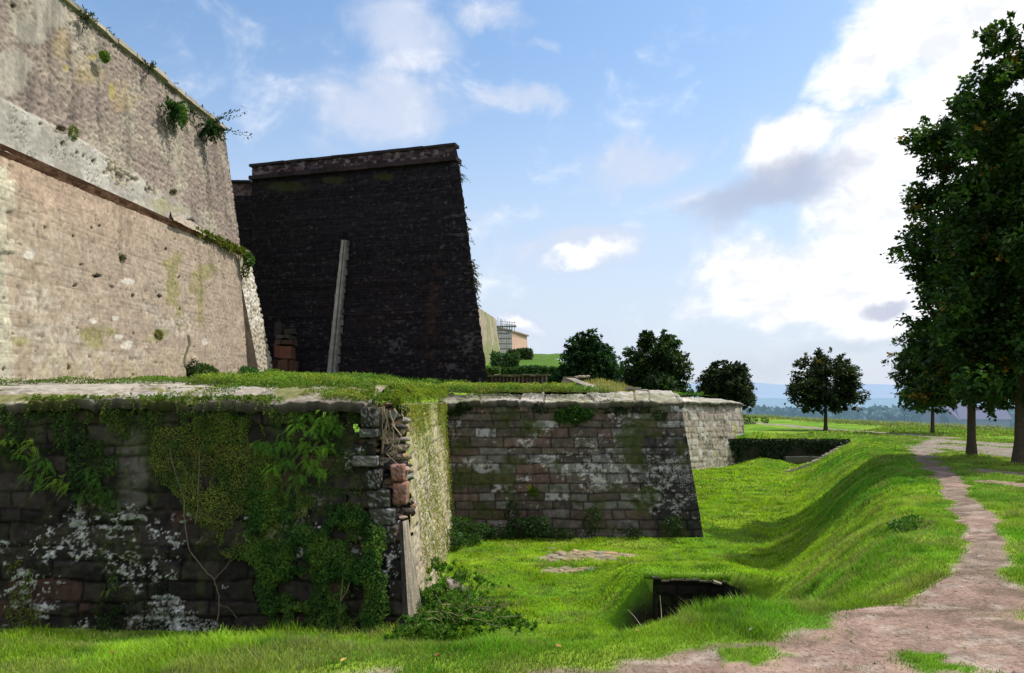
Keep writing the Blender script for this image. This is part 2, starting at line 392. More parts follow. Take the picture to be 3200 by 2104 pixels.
def gcol(X, Y):
    n = len(X)
    a = fbm(X*.35, Y*.35, 101, 3); b = fbm(X*1.4, Y*1.4, 102, 3)
    c = lerp(np.array([.105, .270, .016]), np.array([.240, .370, .026]), ss(.35, .65, a))
    t = bank_t(X, Y)
    c = lerp(c, np.array([.310, .450, .018]), .85*ss(.55, .1, t)*ss(10, 17, Y))
    c = lerp(c, np.array([.24, .31, .06]), .6*ss(.9, 1.6, t)*ss(9, 16, Y))
    c = lerp(c, np.array([.27, .25, .08]), .6*ss(.62, .75, b)*ss(.3, .6, a))
    c = lerp(c, np.array([.055, .150, .014]), .7*ss(.58, .70, fbm(X*2.6+5, Y*2.6, 104, 3)))
    c = c*(.62+.76*fbm(X*.9+3, Y*.9, 105, 4))[:, None]; c = lerp(c, np.array([.30, .29, .10]), .55*ss(.56, .70, fbm(X*1.7+9, Y*1.7, 106, 4))); c = c*np.array([1.0, 1.02, 1.15])
    dead = rng.random(n) < .06
    c[dead] = [.22, .17, .07]
    return vary(c, n, .3, .08)
def sow(x0, x1, y0, y1, dens, h, w):
    n = int((x1-x0)*(y1-y0)*dens); X = rng.uniform(x0, x1, n); Y = rng.uniform(y0, y1, n)
    u = 1600+F*X/np.maximum(Y, .5); k = (u > -1700) & (u < 3700)
    X, Y = X[k], Y[k]
    p = path_m(X, Y); k = (p < rng.uniform(-.30, .16, len(X))) & ~in_pit(X, Y) & ~wall_block(X, Y)
    br = np.maximum(1-np.hypot((X-2.05)/1.35, (Y-20.6)/.75), 1-np.hypot((X-1.35)/.7, (Y-18.9)/.35))+.9*(fbm(X*2.2, Y*2.2, 70, 3)-.5)
    k &= br < .12
    X, Y = X[k], Y[k]; p = p[k]
    # thin, short turf beside the path
    tf = fbm(X*.9, Y*.9, 110, 3); near = ss(-1.1, 0, p)
    hh = h*(.55+.9*tf)*rng.uniform(.5, 1.3, len(X))*(1-.6*near)
    hh = hh*(1+.8*ss(.58, .72, fbm(X*1.1, Y*1.1, 115, 4)))*(.6+.8*fbm(X*3, Y*3, 116, 2))
    c = lerp(gcol(X, Y), np.array([.13, .17, .04]), .5*near)
    blades(X, Y, z_ground(X, Y), hh, w*rng.uniform(.6, 1.3, len(X)), c)
sow(-10, 6.5, 4.2, 6.2, 8000, .058, .0055)
sow(0, 6.5, 4.2, 6.2, 1500, .03, .006)
sow(-10, 7, 6.2, 9, 4600, .062, .0075)
sow(-2, 9, 9, 14, 2000, .062, .011)
sow(-12, -1.5, 9, 13.4, 900, .12, .012)
sow(-2, 13, 14, 22, 900, .062, .017)
sow(-2, 20, 22, 34, 380, .068, .028)
sow(2, 30, 34, 52, 150, .075, .048)
sow(8, 38.5, 52, 85, 30, .13, .12)
sow(14, 39.5, 85, 140, 9, .2, .25)
gr = mesh('grass', np.concatenate(GV), [np.concatenate(GF4), np.concatenate(GF3)], np.concatenate(GC), M_grass)
tag(gr, 'bright green turf growing over the ditch, the bank and the foreground', 'grass', kind='stuff')
# dry tall grass along the far edge of the plateau
n = 9000; Y = 48+110*rng.random(n)**1.3; X = 38.5+1.6*rng.normal(size=n)
GV, GF4, GF3, GC = [], [], [], []; gn = 0
kk = fbm(X*.25, Y*.25, 120, 3) > .46
X, Y = X[kk], Y[kk]
blades(X, Y, z_ground(X, Y), rng.uniform(.15, .55, len(X)), rng.uniform(.05, .12, len(X)), vary([.22, .25, .11], len(X), .35), .6)
dg = mesh('dry_grass', np.concatenate(GV), [np.concatenate(GF4), np.concatenate(GF3)], np.concatenate(GC), M_grass)
tag(dg, 'tall bleached grass along the far edge of the plateau', 'dry grass', kind='stuff')
# ---------------------------------------------------------------- far hills
def ridge(name, y, hfun, col, label, x0, x1, seed, mat):
    x = np.linspace(x0, x1, 260); dep = np.linspace(0, 1, 14)
    Xg, Dg = np.meshgrid(x, dep)
    H = hfun(x)*(.75+.5*fbm(x*.0016, x*0+seed, seed, 4))
    Z = -40+(H+40)[None, :]*np.sin(Dg*np.pi/2)+6*(fbm(Xg*.02, Dg*9, seed+2, 3)-.5)
    Yg = y+Dg*y*.35+80*(fbm(Xg*.003, Dg*3, seed+4, 2)-.5)
    V = np.stack([Xg, Yg, Z], -1)
    c = np.asarray(col)*(.88+.24*fbm(Xg*.02, Dg*14, seed+6, 4))[..., None]
    o = mesh(name, V.reshape(-1, 3), grid_faces(len(x), 14), c.reshape(-1, 3), mat, smooth=True)
    tag(o, label, kind='structure')
ridge('hills', 5200, lambda x: 60+75*ss(-900, 1500, x)*ss(4200, 2600, x)+30*ss(2800, 1200, np.abs(x-2000)), [.34, .47, .66], 'pale blue hills on the horizon', -5200, 5600, 3, M_hill)  # haze blue is painted into the ridge base colours too
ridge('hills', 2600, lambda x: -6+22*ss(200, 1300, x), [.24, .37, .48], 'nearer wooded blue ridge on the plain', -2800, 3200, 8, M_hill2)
# ================================================================ walls
A = np.array
def spots(P, lst, wob=.5, seed=1, sc=.02):
    """max over elliptical blotches given in photo pixels (u,v,ru,rv) -> 0..1"""
    u, v = PX(P); m = np.zeros(u.shape)
    n = wob*(fbm(u*sc, v*sc, seed, 4)-.5)*2
    for a, b, ru, rv in lst: m = np.maximum(m, 1-np.hypot((u-a)/ru, (v-b)/rv)+n)
    return m
def lichen(u, v, seed, size=.07, amt=.5):
    w = worley(u/size, v/size, seed); cl = fbm(u*1.3, v*1.3, seed+2, 4); k = _h(np.floor(u/size), np.floor(v/size), seed+9)
    r = .15+.45*ss(.5-amt*.3, .75-amt*.3, cl)
    big = ss(.02, .07, fbm(u*7, v*9, seed+4, 4)-(.70-.16*amt-.1*ss(.45, .7, cl)))
    return np.maximum(ss(r*.8, r*.55, w)*(cl > .52-.2*amt), big)
# ---------------------------------------------------------------- left bastion
bast = empty('bastion_wall', W(400, 1185, 26), 'tall sunlit sandstone bastion wall rising out of frame on the left', 'wall')
BL, BR = W(0, 1205, 18.7), W(778, 1190, 33.2); TL, TR = W(0, 470, 20.2), W(747, 788, 34.3)
BL2 = BL+(BL-BR)*.5; TL2 = TL+(TL-TR)*.5
HOLES = [(228, 741, 7, 10), (286, 714, 6, 13), (311, 707, 7, 8), (304, 862, 26, 9), (353, 897, 7, 13), (414, 924, 9, 13), (499, 926, 14, 11), (241, 1025, 9, 10), (519, 779, 8, 8), (559, 866, 7, 11), (40, 1043, 10, 8), (13, 931, 7, 6), (418, 1043, 6, 8), (380, 806, 14, 10), (140, 712, 7, 8), (104, 708, 5, 10), (238, 893, 16, 6), (636, 760, 8, 6), (255, 826, 14, 6), (13, 1154, 7, 7), (416, 1172, 5, 8), (283, 1162, 5, 9), (95, 1160, 7, 6), (215, 1150, 9, 9), (610, 814, 5, 6), (686, 820, 5, 6), (562, 968, 6, 8)]
def f_lower(u, v, s, t, P):
    d, R, dv = masonry(u, v, (.26, .42), (.4, 1.0), 21, .05)
    pu, pv = PX(P)
    vis = ss(.42, .2, s)                      # ashlar reads best at the near end
    joint = ss(.018, .004, d)
    n = fbm(u*2.5, v*2.5, 4, 5); n2 = fbm(u*9, v*9, 5, 4)
    rub = worley(u*6, v*7, 8)
    fine = ss(.012, .003, masonry(u, v, (.13, .2), (.3, .8), 23, .04)[0]); disp = .03*(n-.5)+.008*(n2-.5)-joint*(.02*vis+.006)-fine*.008+(R[0]-.5)*.02*(.4+vis)
    c = lerp(A([.300, .235, .170]), A([.375, .305, .22]), R[1])
    c = lerp(c, A([.46, .42, .34]), ss(.55, .85, R[2])*.85*(.3+vis*.7)); c = lerp(c, A([.27, .215, .175]), ss(.7, .9, R[3])*.6*vis)
    c = lerp(c, A([.315, .245, .19]), ss(.3, .6, s)*.6)
    up = ss(.55, .95, t)*ss(.95, .35, s)
    c = lerp(c, A([.385, .278, .20]), up*.85)                                # pink upper zone
    pale = np.clip(spots(P, [(240, 1110, 130, 60), (420, 1120, 90, 40), (110, 960, 80, 60), (560, 1020, 60, 60), (150, 1040, 110, 70), (470, 960, 60, 30)], .9, 12, .018), 0, 1)
    c = lerp(c, A([.42, .385, .32]), .5*ss(.05, .5, pale)*ss(.35, .6, n2))
    moss = spots(P, [(510, 824, 22, 18), (496, 1047, 40, 24), (545, 900, 35, 120), (620, 940, 40, 70), (300, 1060, 70, 60), (380, 800, 20, 16), (640, 850, 40, 30), (50, 1065, 60, 14)], .9, 14, .03)
    c = lerp(c, A([.20, .19, .05]), .6*ss(.15, .6, moss))
    c = lerp(c, A([.26, .235, .12]), .5*ss(.25, .0, t)*ss(.4, .65, n))
    pv_pale = np.clip(spots(P, [(395, 880, 24, 14), (290, 1005, 16, 10), (360, 995, 14, 10), (370, 1052, 18, 10), (640, 1068, 10, 14), (95, 795, 26, 16), (400, 1080, 22, 16)], .5, 15, .06), 0, 1)
    c = lerp(c, A([.55, .51, .44]), .8*ss(.1, .4, pv_pale))
    quoin = (pu < 30+14*np.sign(np.sin(pv/30))) & (pu > -150) & (pv > 520) & (pv < 790)
    q2 = (pu < 14+.08*(pv-790)) & (pu > -130) & (pv >= 790)
    c = np.where(quoin[..., None], A([.47, .42, .31])*(.85+.3*R[3])[..., None], c); c = np.where(q2[..., None], A([.40, .365, .27])*(.85+.3*R[3])[..., None], c)
    disp = disp+.06*quoin
    c = c*(.76+.48*n)[..., None]*(.70+.60*n2)[..., None]*(.82+.36*fbm(u*22, v*22, 34, 3))[..., None]
    dark = ss(.30, .12, fbm(u*6, v*8, 31, 3))
    c = c*(1-.55*dark[..., None]); disp = disp-.03*dark
    c = c*(1-.55*(joint*(.22+.78*vis))[..., None])*(1-.22*fine[..., None])
    streak = ss(.58, .75, fbm(u*3, v*.35, 33, 3))
    c = c*(1-.25*streak[..., None]*ss(.2, .9, t)[..., None])
    hole = spots(P, [(a_, b_, c_*.45, d_*.5) for a_, b_, c_, d_ in HOLES], .8, 17, .11)
    c = c*(1-.93*ss(.0, .25, hole))[..., None]; disp = disp-.16*ss(0, .4, hole)
    crack = ss(6, 2, np.abs(pu-(586+6*np.sin(pv*.06)+8*(fbm(pv*.03, pv*0, 3)-.5))))*ss(1040, 1060, pv)
    c = lerp(c, A([.05, .06, .015]), crack*.9); disp = disp-.05*crack
    return disp, c
patch(BL2, BR, TL2+A([-.02, 0, .4]), TR, .045, f_lower, 'lower_face', M_wall, bast)
# upper face
UR, UBR = W(702, 412, 36.5), W(752, 770, 34.9)
ax = unit(A([-.058, -.998, 0]))
UL = UR+ax*21.5*1.0; UBL = TL2.copy()
def g_edge(pu): return np.interp(pu, [-400, 0, 250, 420, 600, 720], [40, 312, 440, 545, 660, 770])
GREY_HOLES = [(190, 410, 22, 16), (165, 408, 8, 10), (182, 450, 9, 9), (220, 440, 10, 7), (80, 350, 8, 6), (250, 490, 6, 8), (282, 505, 10, 6), (543, 603, 13, 10), (590, 692, 20, 7), (228, 480, 6, 6), (110, 390, 5, 5), (45, 20, 10, 8)]
def f_upper(u, v, s, t, P):
    pu, pv = PX(P)
    d, R, dv = masonry(u, v, (.16, .24), (.25, .6), 41, .06)
    n = fbm(u*.9, v*.9, 44, 5); n2 = fbm(u*8, v*8, 45, 4); w = worley(u*7, v*8, 46)
    low = ss(12, -12, g_edge(pu)-pv+10*(n2-.5))*1.0
    c = lerp(A([.225, .18, .15]), A([.30, .245, .19]), R[1])
    c = lerp(c, A([.24, .185, .16]), ss(.45, .65, n)*.5)
    c = lerp(c, A([.37, .33, .25]), ss(.5, .3, n)*.55)
    joint = ss(.03, .008, d)
    disp = .07*(n2-.5)+(R[0]-.5)*.02-.010*joint-.03*ss(.3, .6, w)+.03*(fbm(u*18, v*18, 59, 3)-.5)
    c = c*(.55+.9*n2)[..., None]*(.8+.4*fbm(u*18, v*18, 59, 3))[..., None]*(1-.10*joint)[..., None]*(1-.25*ss(.35, .65, w))[..., None]
    smooth_plaster = ss(0, .3, spots(P, [(30, 230, 90, 110), (150, 25, 60, 70), (90, 100, 60, 60)], .5, 47, .02))
    c = lerp(c, A([.34, .31, .25])*(.85+.3*n2)[..., None], smooth_plaster*.8); disp = disp*(1-.8*smooth_plaster)
    yel = spots(P, [(355, 285, 30, 60), (375, 310, 65, 50), (300, 230, 60, 60), (185, 150, 50, 80)], .8, 48, .02)
    c = lerp(c, A([.36, .27, .11]), .40*ss(.1, .7, yel))
    yel2 = spots(P, [(352, 290, 14, 40), (210, 213, 16, 12), (290, 180, 20, 14)], .6, 49, .03)
    c = lerp(c, A([.36, .31, .05]), .55*ss(.1, .6, yel2))
    # grey rendered band at the foot
    gcl = lerp(A([.29, .265, .225]), A([.40, .375, .325]), ss(.35, .65, fbm(u*1.5, v*1.5, 51, 5)))*(.8+.4*n2)[..., None]
    pits = ss(.28, .16, worley(u*9, v*9, 52))*ss(.45, .6, fbm(u*1.2, v*1.2, 53, 3))
    gcl = gcl*(1-.65*pits)[..., None]
    olive = spots(P, [(520, 640, 90, 36), (600, 640, 16, 30), (440, 520, 40, 25)], .8, 54, .03)
    gcl = lerp(gcl, A([.29, .27, .13]), .65*ss(.1, .6, olive))
    fade = low*ss(.97, .62, s)
    c = lerp(c, gcl, fade)
    disp = disp*(1-.7*fade)+.16*fade*ss(1, .3, s)-.03*pits*fade
    rough = ss(0, .35, spots(P, [(370, 545, 62, 50), (345, 520, 34, 40), (470, 585, 30, 26)], .7, 55, .05))*fade
    rk = worley(u*5, v*5, 56)
    c = lerp(c, lerp(A([.40, .35, .25]), A([.10, .085, .06]), ss(.25, .5, rk)), rough*.9); disp = disp-.12*rough*ss(.2, .5, rk)
    hole = spots(P, GREY_HOLES, .5, 57, .08)
    c = lerp(c, A([.06, .05, .02]), ss(0, .2, hole)*.9); disp = disp-.12*ss(0, .3, hole)
    ledge = ss(5, 1, np.abs(g_edge(pu)-pv))*ss(330, 200, pu)
    c = lerp(c, A([.46, .43, .37]), ledge*.6)
    c = c*(1-.35*ss(.55, .75, fbm(u*2.2, v*.3, 58, 3))*(1-fade))[..., None]
    return disp, c
patch(UBL+A([0, 0, -.03]), UBR+(UBR-UR)*.085, UL, UR, .05, f_upper, 'upper_face', M_wall, bast)
# shadowed red soffit under the overhanging render
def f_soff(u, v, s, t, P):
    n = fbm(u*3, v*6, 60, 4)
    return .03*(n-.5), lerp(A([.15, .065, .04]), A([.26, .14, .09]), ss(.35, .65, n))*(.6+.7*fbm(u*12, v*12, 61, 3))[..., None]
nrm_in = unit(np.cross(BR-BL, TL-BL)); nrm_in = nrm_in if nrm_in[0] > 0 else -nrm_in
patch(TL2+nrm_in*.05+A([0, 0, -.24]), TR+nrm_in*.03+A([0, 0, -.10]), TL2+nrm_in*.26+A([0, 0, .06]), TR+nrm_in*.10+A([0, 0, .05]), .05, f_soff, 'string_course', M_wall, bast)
# ledge at the corner end where the lower face stands proud, and the return face to the north
def f_plain(u, v, s, t, P):
    n = fbm(u*2, v*2, 62, 4); w = worley(u*6, v*6, 63)
    return .05*(n-.5)-.03*ss(.3, .6, w), lerp(A([.30, .25, .19]), A([.40, .34, .26]), n)*(1-.4*ss(.3, .6, w))[..., None]
LC = W(770, 785, 36.3)
patch(TR+A([-.25, -6, .02]), TR+A([.10, .3, .0]), UBR+A([-.5, -6, .15]), UBR+A([-.25, .2, .15]), .06, f_plain, 'ledge', M_wall, bast)
back = A([-6.0, 2.2, 0])
patch(W(855, 1200, 36.0), W(855, 1200, 36.0)+back, W(775, 780, 36.4), W(775, 780, 36.4)+back, .15, f_plain, 'return_face', M_wall, bast)
patch(UBR, UBR+back, UR, UR+back, .15, f_plain, 'return_face', M_wall, bast)
# battered buttress at the corner
def f_but(u, v, s, t, P):
    w = worley(u*5, v*5, 65); n = fbm(u*5, v*5, 66, 4)
    c = lerp(A([.34, .29, .21]), A([.46, .41, .33]), n)*(1-.55*ss(.28, .6, w))[..., None]
    wh = ss(.5, .6, fbm(u*6, v*6, 67, 4))*ss(.3, .55, t)
    c = lerp(c, A([.70, .68, .62]), .75*wh); c = lerp(c, A([.16, .17, .05]), .6*ss(.85, 1, t))
    return .05*(n-.5)-.06*ss(.3, .6, w), c
b0, b1 = W(814, 1190, 33.2), W(862, 1190, 36.0); t0, t1 = W(741, 815, 34.2), W(779, 783, 36.4)
bp = bast
o = patch(b0, b1, t0, t1, .045, f_but, 'buttress', M_wall, bp)
i0, i1 = W(772, 1190, 33.25), W(735, 815, 34.25)
patch(i0, b0, i1, t0, .05, lambda u, v, s, t, P: (.03*(fbm(u*5, v*5, 68)-.5), A([.17, .13, .10])*(.6+.8*fbm(u*5, v*3, 69))[..., None]), 'buttress_flank', M_wall, bast)  # flank's shade painted in: darker stone colour than the sunlit buttress face
patch(t0+A([-.3, 0, .02]), t0+A([0, 0, 0]), t1+A([-.8, 0, .1]), t1+A([0, 0, 0]), .05, f_plain, 'ledge', M_wall, bast)
# weathered coping slabs along the top
cp = MB(); pos = 0; Ltop = 21.3
inn = A([-1, 0.06, 0])
while pos < Ltop:
    ln = rng.uniform(.5, 1.3); ln = min(ln, Ltop-pos+.05)
    c0 = UR+ax*(pos+ln/2)+A([.06, 0, .10+rng.normal()*.025])+inn*.35
    R_ = A([[inn[0], ax[0], 0], [inn[1], ax[1], 0], [0, 0, 1]])
    cp.box(c0, (.42+rng.uniform(-.03, .04), ln/2-.012, .075+rng.uniform(-.015, .02)), A([.36, .32, .25])*rng.uniform(.75, 1.15), R_, .02)
    pos += ln
cp.build('coping', M_wall, bast)
# ---------------------------------------------------------------- dark bastion in shadow
dark = empty('dark_bastion', W(1200, 1190, 37), 'huge blackened bastion face in shadow with a straight parapet', 'wall')
dBL, dBR = W(790, 1215, 40.2), W(1526, 1215, 35.6); dTL, dTR = W(787, 563, 40.6), W(1432, 503, 37.2)
def f_dark(u, v, s, t, P):
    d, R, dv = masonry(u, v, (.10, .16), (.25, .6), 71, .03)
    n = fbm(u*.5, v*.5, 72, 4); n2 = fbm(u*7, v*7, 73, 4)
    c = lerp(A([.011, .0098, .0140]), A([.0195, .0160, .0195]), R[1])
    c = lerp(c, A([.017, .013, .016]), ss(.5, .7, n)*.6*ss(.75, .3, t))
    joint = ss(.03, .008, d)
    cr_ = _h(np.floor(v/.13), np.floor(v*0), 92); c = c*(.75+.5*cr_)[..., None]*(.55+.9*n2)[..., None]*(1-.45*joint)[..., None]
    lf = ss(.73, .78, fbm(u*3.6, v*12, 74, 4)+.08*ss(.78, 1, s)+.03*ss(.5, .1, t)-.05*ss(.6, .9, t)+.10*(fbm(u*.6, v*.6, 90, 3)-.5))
    lf = np.maximum(lf, ss(.80, .84, fbm(u*12, v*30, 75, 3))*.8)
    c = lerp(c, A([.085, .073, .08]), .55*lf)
    pu, pv = PX(P)
    red = ss(30, 6, np.abs(pu-np.interp(pv, [770, 1150], [1372, 1345])))*ss(770, 860, pv)*ss(.42, .6, fbm(u*4, v*5, 76, 3))
    c = lerp(c, A([.05, .026, .02]), .45*red)
    wht = np.clip(spots(P, [(1462, 1070, 22, 45), (1395, 1150, 40, 14), (1240, 1075, 24, 30), (1450, 1140, 14, 14)], .9, 77, .05), 0, 1)
    c = lerp(c, A([.10, .09, .10]), .55*ss(.1, .4, wht)*ss(.4, .6, n2))
    gr_ = spots(P, [(1190, 552, 45, 14), (1040, 562, 40, 12), (900, 580, 70, 18)], .7, 78, .04)
    c = lerp(c, A([.038, .045, .012]), .6*ss(.0, .5, gr_))
    patchy = spots(P, [(1150, 1005, 90, 28)], .2, 79, .03)
    c = lerp(c, A([.02, .015, .016]), .3*ss(0, .1, patchy))
    disp = .015*(n2-.5)+(R[0]-.5)*.018-.012*joint+.05*(n-.5)
    edge = ss(.985, 1, s)
    disp = disp-.10*edge*ss(.4, .7, fbm(u*2, v*5, 80, 3))
    return disp, c
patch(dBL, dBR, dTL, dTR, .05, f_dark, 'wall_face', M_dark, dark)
dside = A([-3.2, 12, 0])
def f_darkside(u, v, s, t, P):
    n = fbm(u*4, v*4, 82, 4); return .05*(n-.5), lerp(A([.10, .08, .07]), A([.2, .16, .13]), n)
patch(dBR, dBR+dside, dTR, dTR+dside, .12, f_darkside, 'side_face', M_dark, dark)
# string moulding and parapet
def run(name, a0, a1, half_d, half_h, col, mat, parent, seg=.9, jit=.012, out=0):
    m = MB(); a0 = A(a0); a1 = A(a1); L = np.linalg.norm(a1-a0); dirv = (a1-a0)/L
    nn = unit(np.cross(dirv, A([0, 0, 1.]))); up = np.cross(nn, dirv)
    R_ = np.stack([dirv, nn, up], 1); p = 0
    while p < L-.01:
        q = min(seg*rng.uniform(.7, 1.3), L-p); c0 = a0+dirv*(p+q/2)+nn*out
        m.box(c0, (q/2-.004, half_d, half_h), A(col)*rng.uniform(.7, 1.25), R_, jit); p += q
    return m.build(name, mat, parent)
run('string_course', dTL+A([0, .15, .08]), dTR+A([0.03, .15, .08]), .36, .10, [.03, .022, .026], M_dark, dark)
pTL, pTR = W(787, 521, 40.75), W(1424, 455, 37.35)
def f_par(u, v, s, t, P):
    d, R, dv = masonry(u, v, (.09, .14), (.25, .5), 84, .03); n2 = fbm(u*6, v*6, 85, 4)
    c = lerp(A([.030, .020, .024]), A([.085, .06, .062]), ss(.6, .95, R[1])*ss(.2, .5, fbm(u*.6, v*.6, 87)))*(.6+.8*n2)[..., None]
    lf = ss(.6, .68, fbm(u*4, v*5, 86, 4)); c = lerp(c, A([.24, .20, .21]), .45*lf)
    return (R[0]-.5)*.04-.02*ss(.02, .005, d), c
patch(dTL+A([0, .02, .16]), dTR+A([0, .02, .16]), pTL, pTR, .05, f_par, 'parapet', M_dark, dark)
patch(dTR+A([0, .02, .16]), dTR+A([0, .02, .16])+dside, pTR, pTR+dside, .2, f_darkside, 'parapet', M_dark, dark)
run('coping', pTL+A([-.05, .2, .05]), pTR+A([.06, .2, .05]), .28, .06, [.03, .025, .028], M_dark, dark)
# concrete drain channel down the face: two kerbs, bed and patched mortar margin
def on_dark(u, v, off=0):
    # point on the dark face seen at pixel (u,v), pushed out by off
    n = unit(np.cross(dBR-dBL, dTL-dBL)); n = n if n[1] < 0 else -n
    r = A([(u-1600)/F, 1, (HZ-v)/F]); k = np.dot(dBL, n)/np.dot(r, n); return r*k+n*off
ch = MB()
top, bot = A([1078, 752]), A([1035, 1200])
def strip(m, u0t, u1t, u0b, u1b, off0, off1, cols, n=60, wob=0):
    V, Fq = [], []
    cc = []
    for i in range(n+1):
        k = i/n; v = top[1]+(bot[1]-top[1])*k
        wl = wob*(vn(np.array(i*.35), np.array(3.), 5)-.5) if wob else 0; wr = wob*(vn(np.array(i*.35), np.array(9.), 6)-.5) if wob else 0
        a = on_dark(u0t+(u0b-u0t)*k+wl, v, off0); b = on_dark(u1t+(u1b-u1t)*k+wr, v, off0)
        c = on_dark(u0t+(u0b-u0t)*k+wl, v, off1); d = on_dark(u1t+(u1b-u1t)*k+wr, v, off1)
        V += [c, a, b, d]; kk = A(cols)*(.75+.5*vn(np.array(i*.6), np.array(1.), 9)); cc += [kk]*4
    for i in range(n):
        for j in range(3): Fq.append([i*4+j, i*4+j+1, (i+1)*4+j+1, (i+1)*4+j])
    Fq.append([0, 1, 2, 3]); Fq.append([4*n, 4*n+1, 4*n+2, 4*n+3])
    m.add(np.array(V), Fq, (), np.array(cc))
strip(ch, 1073, 1080, 1024, 1036, .16, -.05, [.30, .295, .285])
strip(ch, 1083, 1087, 1042, 1049, .16, -.05, [.22, .215, .205])
strip(ch, 1080, 1083, 1036, 1042, .06, -.05, [.10, .097, .095])
chp = ch.build('drain_channel', M_wall, dark)
mg = MB()
for side in (-1, 1):
    k = 0
    while k < 1:
        dk = rng.uniform(.03, .07); v0 = top[1]+(bot[1]-top[1])*k; v1 = top[1]+(bot[1]-top[1])*min(1, k+dk*.8)
        kc = k+dk/2; ue = (1073+(1024-1073)*kc) if side < 0 else (1087+(1049-1087)*kc); w_ = rng.uniform(2, 6+3*kc)
        ps = [on_dark(ue-side*.5+j*side*w_, v, o_) for j in (0, 1) for v in (v0, v1) for o_ in (-.05, .055)]
        mg.add(ps, [[0, 1, 3, 2], [4, 6, 7, 5], [0, 4, 5, 1], [2, 3, 7, 6], [1, 5, 7, 3]], (), A([.15, .147, .142])*rng.uniform(.5, 1.2)); k += dk
mg.build('mortar_margin', M_wall, chp)
nb = MB(); P_ = [on_dark(u, v, o_) for v in (752, 728) for u in (1072, 1088) for o_ in (.05, .12)]
nb.add(P_, [[0, 1, 3, 2], [4, 6, 7, 5], [1, 5, 7, 3], [0, 4, 5, 1], [2, 3, 7, 6]], (), [.006, .006, .008]); nb.build('outlet', M_dark, dark)
# curtain wall that shows between the two bastions
curt = empty('curtain_wall', W(760, 1185, 41.5), 'strip of dark curtain wall between the sunlit bastion and the black one', 'wall')
cBL, cBR, cTL, cTR = W(560, 1215, 43), W(800, 1215, 41.2), W(560, 610, 43), W(790, 612, 41.6)
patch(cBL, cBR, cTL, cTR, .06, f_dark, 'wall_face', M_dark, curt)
patch(cTL+A([0, .03, 0]), cTR+A([0, .03, 0]), W(560, 571, 43.1), W(790, 572, 41.7), .06, lambda u, v, s, t, P: ((fbm(u*5, v*5, 88)-.5)*.04, lerp(A([.05, .035, .04]), A([.13, .09, .10]), ss(.4, .65, fbm(u*5, v*8, 89, 4)))), 'parapet', M_dark, curt)
run('coping', W(560, 569, 43.1), W(790, 570, 41.7), .25, .05, [.03, .025, .03], M_dark, curt)
# red ruined masonry at its foot
ruin = empty('masonry_ruin', W(895, 1190, 36.8), 'stump of crumbling red masonry at the foot of the black bastion', 'ruin')
rm = MB()
def rb(u, v, Y, hw, hh, col, hd=.5): rm.box(W(u, v, Y), (hw, hd, hh), A(col), None, .05)
for r_, (v0, v1, cols) in enumerate([(1172, 1125, [.08, .04, .03]), (1122, 1082, [.12, .052, .036]), (1080, 1062, [.09, .06, .05]), (1060, 1048, [.05, .045, .04])]):
    u = 858+r_*5
    while u < 918-r_*3:
        wpx = min(rng.uniform(18, 34), 924-u); hw = wpx/2/F*37
        rb(u+wpx/2, (v0+v1)/2, 37+rng.uniform(-.1, .1), hw*.97, (v0-v1)/2/F*37*.96, A(cols)*rng.uniform(.6, 1.3)); u += wpx
rm.box(W(872, 1030, 37.2), (.16, .3, .3), (.035, .03, .03), None, .08); rm.box(W(908, 1040, 37.2), (.22, .3, .14), (.04, .035, .03), None, .06)
rm.build('stone_blocks', M_dark, ruin)
